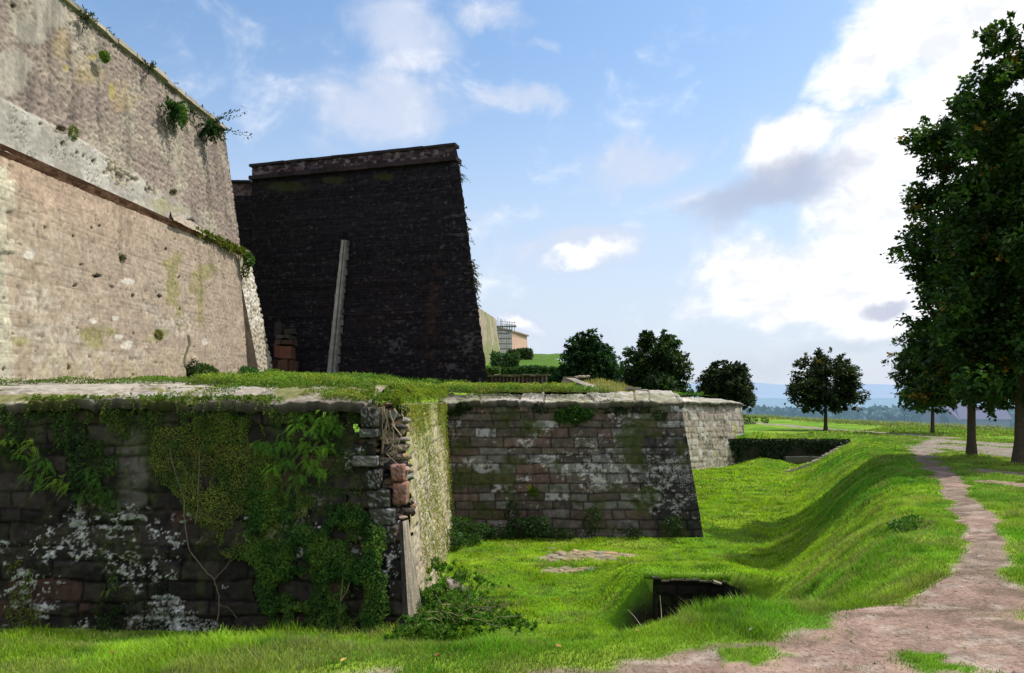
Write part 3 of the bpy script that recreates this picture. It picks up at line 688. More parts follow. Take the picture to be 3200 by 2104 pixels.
# ---------------------------------------------------------------- near retaining wall
near = empty('retaining_wall', A([-5, 13.5, -4.1]), 'near ditch wall overgrown with ivy and moss, its corner broken open', 'wall')
def edgeX(z): return -1.67-.34*(z+4.1)/4.1          # corner line of the batter
nY0, nY1 = 13.35, 13.95
def f_near(u, v, s, t, P):
    pu, pv = PX(P)
    d, R, dv = masonry(u, v, (.20, .36), (.32, .85), 101, .07)
    n = fbm(u*1.1, v*1.1, 102, 5); n2 = fbm(u*9, v*9, 103, 5)
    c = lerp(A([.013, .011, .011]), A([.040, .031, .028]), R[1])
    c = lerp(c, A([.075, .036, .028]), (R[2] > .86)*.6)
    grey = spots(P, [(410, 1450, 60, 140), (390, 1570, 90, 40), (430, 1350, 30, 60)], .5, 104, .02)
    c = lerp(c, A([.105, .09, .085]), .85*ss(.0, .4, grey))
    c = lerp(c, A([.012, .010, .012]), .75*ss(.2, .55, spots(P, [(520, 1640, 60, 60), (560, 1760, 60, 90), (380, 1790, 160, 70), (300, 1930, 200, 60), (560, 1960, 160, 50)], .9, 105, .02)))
    joint = ss(.035, .008, d)
    bulge = ss(0, .09, d)
    er = ss(.45, .62, fbm(u*1.6, v*1.9, 115, 4)); joint = joint*(1-.7*er); disp = .012*bulge*(1-.8*er)+(R[0]-.5)*.045+.05*(n2-.5)+.12*(n-.5)-.02*joint-.05*er
    c = c*(.5+1.0*n2)[..., None]*(1-.75*joint)[..., None]
    # lichen
    L1 = lichen(u, v, 106, .05, .10*ss(.62, .35, t))*ss(.7, .5, t)*(fbm(u*.9, v*.9, 116, 4) > .52)
    zone = np.clip(spots(P, [(360, 1640, 150, 60), (200, 1700, 200, 60), (560, 1660, 100, 60), (100, 1860, 120, 90), (250, 1960, 60, 30), (570, 1940, 70, 50), (440, 1780, 160, 70), (1225, 1620, 50, 60), (1220, 1760, 40, 120), (1080, 1430, 60, 40)], .8, 107, .02), 0, 1)
    L2 = ss(.585, .625, .55*fbm(u*9, v*12, 108, 4)+.45*fbm(u*26, v*30, 117, 3)+.05*ss(.3, .8, zone))*ss(.05, .35, zone)
    Lq = np.maximum(L1*.8, L2)*(1-.5*joint)
    c = lerp(c, lerp(A([.26, .255, .25]), A([.56, .55, .55]), ss(.35, .6, fbm(u*18, v*18, 118, 3))), Lq*.9); disp = disp+.012*Lq
    # moss and damp green
    ms = ss(.42, .62, fbm(u*1.6, v*1.0, 109, 5)+.22*ss(.55, 1, t)-.06)
    c = lerp(c, lerp(A([.020, .030, .008]), A([.055, .075, .014]), n2), ms*.55*ss(.25, .6, t)*ss(.35, .6, fbm(u*7, v*7, 119, 3)))
    drip = ss(.55, .7, fbm(u*3.5, v*.5, 110, 4))
    c = lerp(c, A([.045, .060, .012]), drip*.35*ss(.4, .6, n2))
    # painted shade: colour darkened in a ragged band beneath the coping
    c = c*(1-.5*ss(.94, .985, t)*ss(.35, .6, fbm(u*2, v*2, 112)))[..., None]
    # ragged end at the broken corner
    e = edgeX(P[..., 2])-P[..., 0]
    disp = disp-.5*ss(.5, 0, e)*ss(.45, .6, t)*ss(.35, .6, fbm(u*3, v*4, 113, 3)+.2*ss(.4, .0, e))
    return disp, c
def keep_near(s, t, P):
    e = edgeX(P[..., 2])-P[..., 0]
    lim = .06+.34*ss(.52, .60, t)+.22*ss(.78, .95, t)+.20*(np.floor(t*13) % 2)*(t > .5)+.10*(fbm(P[..., 2]*6, P[..., 0]*6, 114, 3)-.5)
    return e > lim*1.0
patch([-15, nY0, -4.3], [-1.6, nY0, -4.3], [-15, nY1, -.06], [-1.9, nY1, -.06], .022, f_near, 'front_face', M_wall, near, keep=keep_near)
def f_nside(u, v, s, t, P):
    d, R, dv = masonry(u, v, (.26, .44), (.4, .9), 121, .04); n = fbm(u*2.5, v*2.5, 122, 5); n2 = fbm(u*9, v*9, 123, 4)
    c = lerp(A([.36, .29, .20]), A([.46, .40, .30]), R[1])
    joint = ss(.03, .006, d)
    drip = ss(.40, .58, fbm(u*4, v*.5, 124, 4)+.30*ss(.25, 1, t)-.17+.1*ss(.2, 0, t))
    c = lerp(c, lerp(A([.20, .22, .045]), A([.28, .30, .05]), n2), drip*.75)
    c = c*(.7+.6*n2)[..., None]*(1-.4*joint)[..., None]
    hol = ss(.3, .14, fbm(u*3, v*4, 126, 3)); c = c*(1-.6*hol[..., None])
    return .10*(n-.5)+.06*(n2-.5)-.02*joint+(R[0]-.5)*.03-.06*hol+.10*(fbm(u*.9, v*.7, 127, 3)-.5), c
sA, sB, sC, sD = A([-1.62, 13.75, -4.3]), A([-1.70, 23.3, -4.3]), A([-1.98, 14.2, -.02]), A([-2.06, 24.0, -.02])
def keep_side(s, t, P): return P[..., 1] > 13.95+.25*(t > .45)*(np.floor(t*13) % 2)+.2*(t > .6)
patch(sA, sB, sC, sD, .03, f_nside, 'side_face', M_wall, near, keep=keep_side)
# the broken corner: rubble core, two red blocks, remaining quoins and a leaning slab
core = MB()
for k in range(260):
    z = -2.3+2.25*rng.random()**.8; e = rng.uniform(-.02, .75); x = edgeX(z)-e; y = 13.85+.6*(z+4.1)/4.1*.6+rng.uniform(.0, .45)
    core.rock((x, y, z), (rng.uniform(.06, .16), rng.uniform(.06, .14), rng.uniform(.05, .12)), vary([.26, .20, .15] if rng.random() < .7 else [.06, .05, .045], 1)[0], k)
core.build('rubble_core', M_wall, near)
bk = MB(); bk.box([-2.30, 14.95, -1.25], (.30, .25, 1.1), (.05, .04, .035), None, .1); bk.build('rubble_backing', M_wall, near)
def quoin(name, u0, u1, v0, v1, Y, hd, col, ry=0):
    m = MB(); c0 = W((u0+u1)/2, (v0+v1)/2, Y); an = .10*np.sin(u0*1.7+v0); m.rockbox(c0, (abs(u1-u0)/2/F*Y*1.05, hd, abs(v1-v0)/2/F*Y*1.06), A(col)*(.65 if col[0] < .2 else 1), int(u0+v0) % 97, amp=.10, rot=A([[math.cos(an), 0, math.sin(an)*.4], [0, 1, 0], [-math.sin(an)*.4, 0, math.cos(an)]])); return m
for u0, u1, v0, v1, col in ((1226, 1266, 1452, 1502, [.22, .085, .06]), (1232, 1274, 1508, 1574, [.25, .11, .075])):
    m = quoin('red_block', u0, u1, v0, v1, 14.0, .22, col); o = m.build('red_block', M_wall, near, smooth=True)
    o['label'] = 'red sandstone block laid bare in the broken corner'
for i, (u0, u1, v0, v1, col) in enumerate(((1150, 1192, 1470, 1525, [.035, .03, .03]), (1158, 1222, 1530, 1582, [.045, .04, .04]), (1160, 1236, 1586, 1636, [.09, .08, .08]), (1195, 1245, 1640, 1690, [.07, .06, .06]), (1130, 1185, 1340, 1366, [.12, .11, .11]), (1110, 1180, 1425, 1455, [.16, .15, .15]), (1135, 1185, 1275, 1335, [.04, .035, .035]))):
    m = quoin('quoin', u0, u1, v0, v1, 13.86, .24, col); o = m.build('quoin', M_wall, near, smooth=True)
# long pale slab left standing on the corner
def f_slab(u, v, s, t, P):
    n = fbm(u*14, v*1.2, 131, 4); return .02*(n-.5), lerp(A([.26, .215, .16]), A([.42, .36, .28]), n)*(1-.4*ss(.6, .75, fbm(u*30, v*1.5, 132, 3)))[..., None]
z0, z1 = -4.3, -2.05
def epos(z, dx=0, y=0): return A([edgeX(z)+dx, nY0-.03+.6*(z+4.3)/4.3+y, z])
patch(epos(z0, -.03, -.02), epos(z0, .24, .26), epos(z1, -.03, -.02), epos(z1, .04, .2), .02, f_slab, 'corner_slab', M_wall, near)
patch(epos(z0, -.14, .02), epos(z0, -.02), epos(z1, -.10, .02), epos(z1, -.03), .02, lambda u, v, s, t, P: (.01*(fbm(u*9, v*9, 133)-.5), A([.05, .045, .045])*(.5+fbm(u*9, v*9, 134))[..., None]), 'corner_slab', M_wall, near)
# roots hanging in the breach
rt = MB()
for k in range(7):
    u0 = rng.uniform(1185, 1235); v0 = rng.uniform(1265, 1290); pts = []
    for i in range(9):
        pts.append(W(u0+i*rng.uniform(-2, 6)+rng.normal()*3, v0+i*rng.uniform(14, 26), 13.85-.01*i)); 
    rt.tube(pts, np.linspace(.016, .004, 9), 5, A([.30, .23, .16])*rng.uniform(.7, 1.3))
rt.build('root', M_bark, near)
# ---------------------------------------------------------------- second wall
sec = empty('retaining_wall', A([2, 23.3, -4.1]), 'second ditch wall of mottled stone courses with a battered dark corner', 'wall')
w2BL, w2BR, w2TL, w2TR = A([-2.2, 23.15, -4.25]), A([5.62, 23.15, -4.25]), A([-2.3, 23.85, -.06]), A([5.06, 23.85, -.06])
def f_sec(u, v, s, t, P):
    pu, pv = PX(P)
    d, R, dv = masonry(u, v, (.20, .34), (.35, 1.1), 141, .045)
    n = fbm(u*.9, v*.9, 142, 4); n2 = fbm(u*8, v*8, 143, 5)
    c = lerp(A([.062, .051, .042]), A([.120, .099, .080]), R[1])
    c = lerp(c, A([.17, .10, .085]), (R[2] > .76)*.4)
    c = lerp(c, A([.17, .165, .16]), (R[2] < .22)*.7)
    c = lerp(c, A([.34, .335, .34]), (R[3] > .90)*ss(.35, .5, n2)*.8)
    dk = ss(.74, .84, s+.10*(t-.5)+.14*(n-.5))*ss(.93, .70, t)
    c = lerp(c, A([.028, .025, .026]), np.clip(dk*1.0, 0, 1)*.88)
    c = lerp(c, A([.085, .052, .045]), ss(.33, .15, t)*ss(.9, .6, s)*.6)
    joint = ss(.035, .008, d)
    er = ss(.45, .75, fbm(u*2.2, v*2.2, 144, 4))
    disp = .014*ss(0, .04, d)+(R[0]-.5)*.04+.035*(n2-.5)-.04*er*(R[3] > .5)
    c = c*(.5+1.0*n2)[..., None]*(1-.72*joint)[..., None]
    L1 = lichen(u, v, 145, .05, -.10+.18*ss(.78, .95, s))*(fbm(u*.8, v*.8, 149, 4) > .47-.1*ss(.78, .95, s))
    zone = np.clip(spots(P, [(1700, 1440, 70, 30), (1850, 1470, 120, 40), (1880, 1510, 90, 30), (1640, 1500, 30, 22), (1700, 1340, 50, 26), (1935, 1310, 60, 30), (1650, 1380, 60, 26), (2080, 1460, 60, 40), (1490, 1450, 60, 14), (2060, 1560, 90, 60), (1790, 1420, 60, 20)], .8, 146, .025), 0, 1)
    L2 = ss(.545, .59, .6*fbm(u*8, v*12, 147, 4)+.4*fbm(u*24, v*28, 150, 3)+.05*ss(.3, .8, zone))*ss(.05, .35, zone)
    Lq = np.maximum(L1*.7, L2)*(1-.6*joint)
    c = lerp(c, A([.44, .43, .42])*(.5+1.0*n2)[..., None], Lq*.72)
    ms = ss(.45, .6, fbm(u*1.3, v*2, 148, 5)+.17*ss(.75, 1, t)+.12*ss(.12, 0, s)+.06*ss(.2, 0, t)-.06)
    c = lerp(c, lerp(A([.026, .036, .009]), A([.06, .08, .016]), n2), ms*.72)
    return disp, c
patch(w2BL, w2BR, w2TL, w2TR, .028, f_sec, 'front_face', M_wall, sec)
w2b = A([-3.2, 6, 0])
patch(w2BR, w2BR+w2b, w2TR, w2TR+w2b, .08, f_plain, 'side_face', M_wall, sec)
def coping_run(name, a0, a1, inward, rise, col, parent, seg, Wd, step=.035, moss=.5):
    """sloping weathered coping stones, cracked and worn along the front"""
    a0 = A(a0); a1 = A(a1); L = np.linalg.norm(a1-a0); dv = (a1-a0)/L; inward = unit(A(inward)); r = np.random.default_rng(int(L*100))
    b = [0.0]
    while b[-1] < L: b.append(b[-1]+seg*r.uniform(.5, 1.7))
    b = A(b); s, t = np.meshgrid(np.linspace(0, L, int(L/step)), np.linspace(0, 1, int(Wd/step)))
    sw = s+.10*(fbm(s*2, t*3, 155, 3)-.5)+.18*(t-.5)*np.sin(s*1.7)
    k = np.clip(np.searchsorted(b, sw)-1, 0, len(b)-2); d = np.minimum(sw-b[k], b[k+1]-sw); o = r.normal(size=(len(b), 4))
    gap = ss(.035, .0, d)
    z = rise*t*(1+.12*o[k, 0])+.014*o[k, 1]+.09*(fbm(s*1.6, t*Wd*1.6, 151, 4)-.5)+.085*(fbm(s*8, t*Wd*8, 156, 5)-.5)-.08*gap
    br = ss(.56, .66, fbm(s*1.1+o[k, 3], t*0+2, 157, 3)); z = z-.07*br*ss(.25, .0, t)
    fo = .02*o[k, 2]-.05*fbm(s*3, t*2, 152, 3)-.09*fbm(s*11, t*2, 159, 4)+.09*br
    P = a0+dv*s[..., None]+inward*(t*Wd+fo*(1-t)**9)[..., None]+A([0, 0, 1])*z[..., None]
    n2 = fbm(s*7, t*Wd*7, 153, 5); c = A(col)*(1+.18*o[k, 3])[..., None]*(.5+1.0*n2)[..., None]*(1-.7*gap)[..., None]
    wl = ss(.55, .64, fbm(s*4, t*Wd*4, 158, 5)); c = lerp(c, A([.40, .385, .36]), .5*wl*(t > .04))
    ms = ss(.50, .62, fbm(s*1.0, t*Wd*1.6+3, 154, 5)); c = lerp(c, lerp(A([.09, .095, .03]), A([.18, .18, .05]), n2), ms*moss)
    rows = [P[0]+A([0, 0, -h])+inward*q for h, q in ((.17, .03), (.10, .01), (.015, .0))]
    c[:3] = c[:3]*.55; edge = [c[0]*.3, c[0]*.45, c[0]*.8]
    V = np.concatenate([np.stack(rows), P]); C = np.concatenate([np.stack(edge), c])
    return mesh(name, V.reshape(-1, 3), grid_faces(s.shape[1], V.shape[0]), C.reshape(-1, 3), M_wall, parent, smooth=True)
coping_run('coping', [-2.25, 23.80, 0.0], [5.14, 23.80, 0.0], [0, 1, 0], .26, [.36, .33, .28], sec, .9, 1.15)
coping_run('coping', [-15, 13.88, .0], [-2.42, 13.88, .0], [0, 1, 0], .26, [.23, .20, .16], near, 1.3, 1.7, .03, .9)
# ---------------------------------------------------------------- third wall
thi = empty('retaining_wall', A([13, 48.5, -4.1]), 'farther sunlit ditch wall of pale square blocks with rounded coping', 'wall')
q0, q1 = W(2120, 1478, 45.5), W(2337, 1468, 50.6); r0, r1 = W(2080, 1258, 45.9), W(2318, 1260, 51.2)
def f_thi(u, v, s, t, P):
    d, R, dv = masonry(u, v, (.28, .48), (.3, .8), 161, .12); n2 = fbm(u*5, v*5, 162, 5); n = fbm(u*.8, v*.8, 163, 3)
    c = lerp(A([.30, .25, .19]), A([.42, .37, .29]), R[1]); c = lerp(c, A([.25, .20, .19]), ss(.55, .85, t)*.6)
    c = lerp(c, A([.47, .44, .39]), (R[2] > .7)*.6)
    joint = ss(.04, .012, d)*ss(.3, .55, n2+.2); c = c*(.6+.8*n2)[..., None]*(1-.5*joint)[..., None]
    gp = ss(.6, .75, fbm(u*3, v*2, 164, 4)); c = c*(1-.5*gp)[..., None]
    ye = spots(P, [(2296, 1340, 8, 26), (2235, 1420, 6, 5)], .4, 165, .1); c = lerp(c, A([.33, .30, .04]), .7*ss(0, .4, ye))
    return .022*ss(0, .05, d)+(R[0]-.5)*.03+.05*(n2-.5)-.03*gp, c
patch(q0, q1, r0, r1, .06, f_thi, 'front_face', M_wall, thi)
patch(q1, q1+A([-5, 6, 0]), r1, r1+A([-5, 6, 0]), .2, f_plain, 'side_face', M_wall, thi)
dd = unit(q1-q0); iw = unit(A([-dd[1], dd[0], 0])); iw = iw if iw[0] < 0 else -iw
coping_run('coping', r0-iw*.08+A([0, 0, .05]), r1-iw*.08+A([0, 0, .0]), iw, .30, [.36, .33, .27], thi, 1.4, 1.6, .06, .3)
# far return wall closing the ditch, hung with ivy
far = empty('retaining_wall', A([18, 49.9, -4.1]), 'low dark wall closing the far end of the ditch under hanging ivy', 'wall')
def f_far(u, v, s, t, P):
    n = fbm(u*1.2, v*1.2, 171, 4); n2 = fbm(u*6, v*6, 172, 4); d, R, dv = masonry(u, v, (.3, .45), (.4, .9), 173, .05)
    c = lerp(A([.02, .022, .012]), A([.05, .05, .028]), n)*(.5+n2)[..., None]
    c = lerp(c, A([.16, .14, .12])*(.6+.8*R[1])[..., None], ss(.3, .1, t)*ss(.45, .55, n)*.9)
    return .08*(n2-.5)+(R[0]-.5)*.05, c
patch([12, 49.86, -4.3], [21.2, 49.86, -4.3], [12, 49.86, -2.30], [21.2, 49.86, -2.38], .08, f_far, 'wall_face', M_wall, far)
fs = MB()
for (u, v, hw, hh, c_) in ((2495, 1437, .9, .2, [.11, .10, .09]), (2540, 1440, .4, .22, [.12, .11, .1])):
    fs.box(W(u, v, 49.5), (hw, .3, hh), c_, None, .06)
o = fs.build('fallen_block', M_wall, far); mod = o.modifiers.new('b', 'BEVEL'); mod.width = .04
# stone kerb running down the bank at the far corner
kb = MB(); kpts = []
for k in range(34):
    f_ = k/33; Y = 49.85-4.6*f_; X = 20.9-5.2*f_; z = float(z_ground(A(X), A(Y)))
    kb.box((X, Y, z+.02), (.13, .12, .07+.03*rng.random()), A([.34, .31, .25])*rng.uniform(.6, 1.2), None, .03)
tag(kb.build('stone_kerb', M_wall, None, A([18, 47.5, -3])), 'line of pale kerb stones running down the bank at the far ditch corner', 'kerb')
# ---------------------------------------------------------------- sunken culvert mouth
cul = empty('culvert', A([3.2, 13.9, -4.4]), 'sunken dark culvert mouth of masonry cut into the ditch floor', 'culvert')
def f_cul(u, v, s, t, P):
    d, R, dv = masonry(u, v, (.16, .26), (.3, .6), 181, .04); n2 = fbm(u*6, v*6, 182, 4); n = fbm(u*1.5, v*1.5, 183, 3)
    c = lerp(A([.007, .006, .005]), A([.016, .013, .010]), R[1])*(.5+n2)[..., None]*(1-.5*ss(.03, .01, d))[..., None]
    c = lerp(c, A([.02, .032, .008]), ss(.5, .65, n)*.7)
    return .03*ss(0, .05, d)+.05*(n2-.5), c
patch([2.45, 13.87, -4.62], [3.70, 13.87, -4.62], [2.45, 13.87, -3.05], [3.70, 13.87, -3.10], .03, f_cul, 'head_wall', M_wall, cul)
patch([2.40, 12.6, -4.62], [2.46, 13.9, -4.62], [2.38, 13.0, -3.9], [2.46, 13.9, -3.06], .05, f_cul, 'wing_wall', M_wall, cul)
patch([3.69, 13.9, -4.62], [3.76, 12.9, -4.62], [3.69, 13.9, -3.12], [3.78, 13.1, -3.1], .05, f_cul, 'wing_wall', M_wall, cul)
lt = MB()
p = 2.42
while p < 3.6:
    q = rng.uniform(.12, .35); lt.rockbox((p+q/2, 13.86, -3.085-.02*(p-2.2)+rng.normal()*.018), (q/2-.002, .09, .018), A([.10, .085, .05])*rng.uniform(.5, 1.2), int(p*100)); p += q
lt.build('lintel', M_wall, cul)
# ================================================================ terrace behind the ditch walls
def z_terr(X, Y):
    a = .20+.085*np.clip(Y-15.5, 0, 3)+.036*np.clip(Y-18.5, 0, 40)
    a = a*ss(-1.6, -6.5, X)+.16*ss(-6.5, -1.6, X)*1.0+ss(-6.5, -1.6, X)*.012*np.clip(Y-15, 0, 9)
    b = .28+.052*np.clip(Y-25, 0, 14)*ss(1.5, -3.5, X)
    k = ss(22.0, 26, Y)
    z = a*(1-k)+np.maximum(b, a*ss(1, -4, X))*k
    z = np.where(Y < 15.6, .0+(Y-13.9)*.135, z)
    return z+.10*(fbm(X*1.1, Y*1.1, 201, 4)-.5)*ss(13.9, 15, Y)
tx = np.arange(-16, 16, .10); ty = np.concatenate([np.arange(13.95, 30, .10), np.arange(30, 62, .25)])
TX, TY = np.meshgrid(tx, ty); TZ = z_terr(TX, TY)
inside = ((TX < -2.05) & (TY > 14.9)) | ((TX < 4.9) & (TY > 24.9) & (TX < 5.0)) | ((TX < 9.5) & (TY > 36))
tn = fbm(TX*1.5, TY*1.5, 203, 4)
tc = lerp(A([.05, .075, .012]), A([.12, .13, .03]), ss(.35, .65, tn))*(.7+.6*fbm(TX*4, TY*4, 204, 3))[..., None]
stn = ss(.48, .56, fbm(TX*.9, TY*1.8, 205, 4)+.25*ss(-3.5, -8, TX)-.08-.3*ss(18, 22, TY))
tc = lerp(tc, A([.34, .31, .26])*(.6+.8*fbm(TX*5, TY*5, 206, 4))[..., None], stn)
fq = grid_faces(len(tx), len(ty)); km = inside.reshape(-1)
tv, (tf,), tcc = compact(np.stack([TX, TY, TZ], -1).reshape(-1, 3), [fq[km[fq].all(1)]], tc.reshape(-1, 3))
terr = mesh('terrace_ground', tv, tf, tcc, M_soil, smooth=True)
tag(terr, 'overgrown terrace of turf and worn stone on top of the ditch walls', kind='structure')
# low creeping green on the terrace
def scatter_leaves(C, up, ln, wd, col, flat=.5):
    n = len(C); ax_ = unit(rand_dir(n)+up*.4); nr = unit(rand_dir(n)*(1-flat)+up)
    return leaves(C, ax_, nr, ln, wd, col)
LV, LF, LC, ln_ = [], [], [], 0
class Leaf:
    def __init__(s): s.V = []; s.F = []; s.C = []; s.n = 0
    def add(s, t):
        V, f, c = t; s.V.append(V); s.F.append(f+s.n); s.C.append(c); s.n += len(V)
    def build(s, name, mat, parent=None, origin=None):
        return mesh(name, np.concatenate(s.V), [np.concatenate(s.F)], np.concatenate(s.C), mat, parent, origin)
Z1 = A([0, 0, 1.])
gc_ = Leaf()
def creep(x0, x1, y0, y1, n, thr, hmax, lnm, cols, sc=.9, off=0):
    X = rng.uniform(x0, x1, n); Y = rng.uniform(y0, y1, n); q = fbm(X*sc, Y*sc, 211, 3)+off
    k = (q > thr) & (((X < -1.95) & (Y > 13.9)) | ((Y > 24.2) & (X < 5.1)) | ((Y > 36) & (X < 9)))
    X, Y, q = X[k], Y[k], q[k]; hh = hmax*ss(thr, thr+.25, q)*rng.random(len(X))**.7
    C = np.stack([X, Y, z_terr(X, Y)+hh], 1); col = vary(lerp(A(cols[0]), A(cols[1]), ss(.4, .7, fbm(X*2, Y*2, 212, 2))), len(X), .35, .1)*(.5+.7*(hh/hmax))[:, None]
    gc_.add(scatter_leaves(C, Z1, lnm*rng.uniform(.6, 1.4, len(X)), lnm*.7*rng.uniform(.6, 1.3, len(X)), col))
creep(-13, -1.9, 17.4, 20.5, 16000, .45, .10, .045, ([.08, .17, .012], [.12, .16, .02]))
creep(-7, -1.9, 14.6, 21, 26000, .47, .14, .045, ([.10, .19, .015], [.19, .22, .025]), off=.0)
creep(-7, -1.95, 16, 24, 26000, .38, .22, .055, ([.12, .22, .015], [.20, .25, .03]))
creep(-3.4, -1.9, 13.95, 17, 9000, .42, .12, .04, ([.12, .19, .015], [.22, .25, .03]), off=.16)
creep(-2.2, 2.0, 24.6, 29, 14000, .42, .28, .06, ([.14, .22, .015], [.24, .27, .03]), off=.06)
creep(-11, 3, 24, 37, 40000, .40, .20, .075, ([.08, .19, .015], [.15, .22, .03]))
creep(2, 8.8, 36, 48, 16000, .38, .16, .10, ([.07, .20, .015], [.13, .24, .02]))
creep(-2.3, 5.0, 24.0, 24.9, 5000, .52, .09, .045, ([.16, .20, .02], [.24, .25, .03]), sc=1.1)
tag(gc_.build('ground_cover', M_leaf), 'yellow green creeping plants and turf matting the terrace', 'ground cover', kind='stuff')
# ---------------------------------------------------------------- masonry remains on the terrace
crib = empty('crib_wall', W(1650, 1210, 46), 'low wall with a row of square posts and panels on the terrace by the black bastion', 'wall')
cm_ = MB(); a0, a1 = W(1535, 1215, 47), W(1711, 1215, 45.5)
for f_, h0, h1, c_ in ((0, 0, .28, [.20, .16, .13]), (0, .28, .72, [.05, .045, .035])):
    for i in range(24):
        p0 = a0+(a1-a0)*i/24; p1 = a0+(a1-a0)*(i+1)/24; mid = (p0+p1)/2
        cm_.box(mid+A([0, (.02 if h0 else 0), (h0+h1)/2]), (np.linalg.norm(p1-p0)/2-.003, .15, (h1-h0)/2), A(c_)*rng.uniform(.7, 1.3), None, .01)
cm_.build('panel', M_wall, crib)
pm_ = MB()
for i in range(15):
    p0 = a0+(a1-a0)*(i+.3)/14.6; pm_.box(p0+A([0, -.14, .50]), (.05, .05, .24), A([.17, .14, .11])*rng.uniform(.6, 1.2))
pm_.build('post', M_wall, crib)
pm_ = MB()
for i in range(8):
    p0 = a0+(a1-a0)*(i+.5)/8; pm_.box(p0+A([0, -.05, .76+.02*rng.normal()]), (.2*2.05, .2, .055), A([.13, .13, .07])*rng.uniform(.8, 1.15), None, .03)
pm_.build('coping', M_wall, crib)
stub = empty('wall_stub', W(1778, 1212, 43), 'short broken stump of pale wall beside the dark sloping wall', 'wall')
sm = MB()
for i in range(5):
    w_ = 1.0-.06*i*rng.random(); z0 = .13+i*.155
    c0 = W(1782, 1255, 43)
    sm.box((c0[0]-.02, 43, z0+.50), (.45*w_, .25, .075), A([.32, .26, .21])*rng.uniform(.75, 1.15), None, .03)
for i in range(4): sm.rock(W(1800+i*12, 1180+rng.uniform(-4, 4), 42.9), (.14, .14, .12), [.34, .27, .21], i)
sm.build('stone_blocks', M_wall, stub)
slope = empty('sloping_wall', W(1830, 1225, 33), 'dark sloping wing wall under a slanted stone coping', 'wall')
p_a, p_b = W(1782, 1188, 36), W(1868, 1222, 32)
g_a, g_b = p_a*1.0, p_b*1.0; g_a[2] = .12; g_b[2] = .12
patch(g_a, g_b, p_a, p_b, .06, lambda u, v, s, t, P: (.06*(fbm(u*5, v*5, 221)-.5), A([.045, .045, .03])*(.4+1.2*fbm(u*6, v*6, 222))[..., None]), 'wall_face', M_wall, slope)
run('coping', p_a+A([0, .12, .04]), p_b+A([0, .12, .04]), .22, .055, [.26, .23, .18], M_wall, slope, .8, .02)
mound = empty('stone_mound', W(1900, 1235, 31), 'dry grassed mound edged with grey coping stones behind the second wall', 'mound')
mx, my = np.meshgrid(np.linspace(0, 1, 60), np.linspace(0, 1, 24))
e0 = lambda u, v, Y: W(u, v, Y)
front = A([np.interp(mx[0], [0, .3, .75, 1], [W(1800, 0, 31)[0], W(1870, 0, 31)[0], W(1975, 0, 31)[0], W(2018, 0, 31)[0]])])[0]
Xm = front[None, :]+my*.2; Ym = 31+my*6
top_px = np.interp(mx, [0, .12, .45, .75, 1], [1212, 1204, 1196, 1208, 1228])
Zb = (HZ-np.interp(mx, [0, .3, .7, 1], [1238, 1232, 1228, 1232]))/F*31
Zm = Zb+((HZ-top_px)/F*37-Zb)*ss(0, .85, my)+.06*(fbm(Xm*2, Ym*2, 224, 3)-.5)
cmn = lerp(A([.26, .22, .11]), A([.16, .18, .06]), ss(.4, .6, fbm(Xm*2, Ym, 225, 3)))
mesh('turf', np.stack([Xm, Ym, Zm], -1).reshape(-1, 3), grid_faces(60, 24), (cmn*(.7+.6*fbm(Xm*6, Ym*6, 226))[..., None]).reshape(-1, 3), M_soil, mound, smooth=True)
mc = MB()
for (ua, va, ub, vb) in ((1868, 1222, 1925, 1232), (1925, 1232, 1985, 1228), (1985, 1224, 2026, 1228), (1960, 1212, 2000, 1218), (1995, 1219, 2024, 1226), (1890, 1236, 1960, 1240), (1965, 1238, 2026, 1238), (2000, 1234, 2027, 1236)):
    a_, b_ = W(ua, va, 30.6), W(ub, vb, 30.6); mc.box((a_+b_)/2, (np.linalg.norm(b_-a_)/2, .35, .05), A([.38, .35, .30])*rng.uniform(.75, 1.15), None, .03)
mc.build('coping', M_wall, mound)
ml = Leaf(); n = 2600; k_ = rng.random((n, 2)); ii = (k_[:, 0]*59).astype(int); jj = (k_[:, 1]*23).astype(int)
C = np.stack([Xm, Ym, Zm], -1)[jj, ii]+rng.normal(0, .05, (n, 3)); ml.add(leaves(C, rand_dir(n)*.5+Z1, rand_dir(n), .16, .03, vary([.27, .25, .10], n, .3)))
ml.build('dry_tufts', M_grass, mound)
# ---------------------------------------------------------------- far bastion, brick building, scaffolding
fb = empty('far_bastion', W(1520, 1150, 95), 'distant ochre bastion wall peeping out behind the black bastion', 'wall')
def f_fb(u, v, s, t, P):
    n = fbm(u*.5, v*.5, 231, 4); n2 = fbm(u*2, v*2, 232, 4)
    c = lerp(A([.27, .22, .155]), A([.34, .285, .21]), n)*(.65+.7*n2)[..., None]; gm = ss(.52, .62, fbm(u*.35, v*.25, 233, 3)+.2*ss(.5, .2, t)-.05)
    return .2*(n2-.5), lerp(c, A([.16, .19, .06]), gm*.7)
patch(W(1470, 1165, 88), W(1566, 1120, 118), W(1455, 935, 90), W(1548, 996, 120), .25, f_fb, 'wall_face', M_wall, fb)
patch(W(1566, 1120, 118), W(1566, 1120, 118)+A([-8, 4, 0]), W(1548, 996, 120), W(1548, 996, 120)+A([-8, 4, 0]), 1, f_fb, 'side_face', M_wall, fb)
bb = empty('brick_building', W(1610, 1100, 150), 'distant long building with a pinkish brick wall under scaffolding', 'building')
def f_bb(u, v, s, t, P):
    n = fbm(u*.6, v*.6, 235, 4); gk = ss(.50, .46, s)
    c = lerp(A([.43, .27, .20]), A([.50, .35, .27]), n); c = lerp(c, A([.19, .18, .19])*(.7+.6*n)[..., None], gk)
    band = (np.abs(t-.82) < .02); c = np.where(band[..., None], c*.6, c)
    return .05*n, c
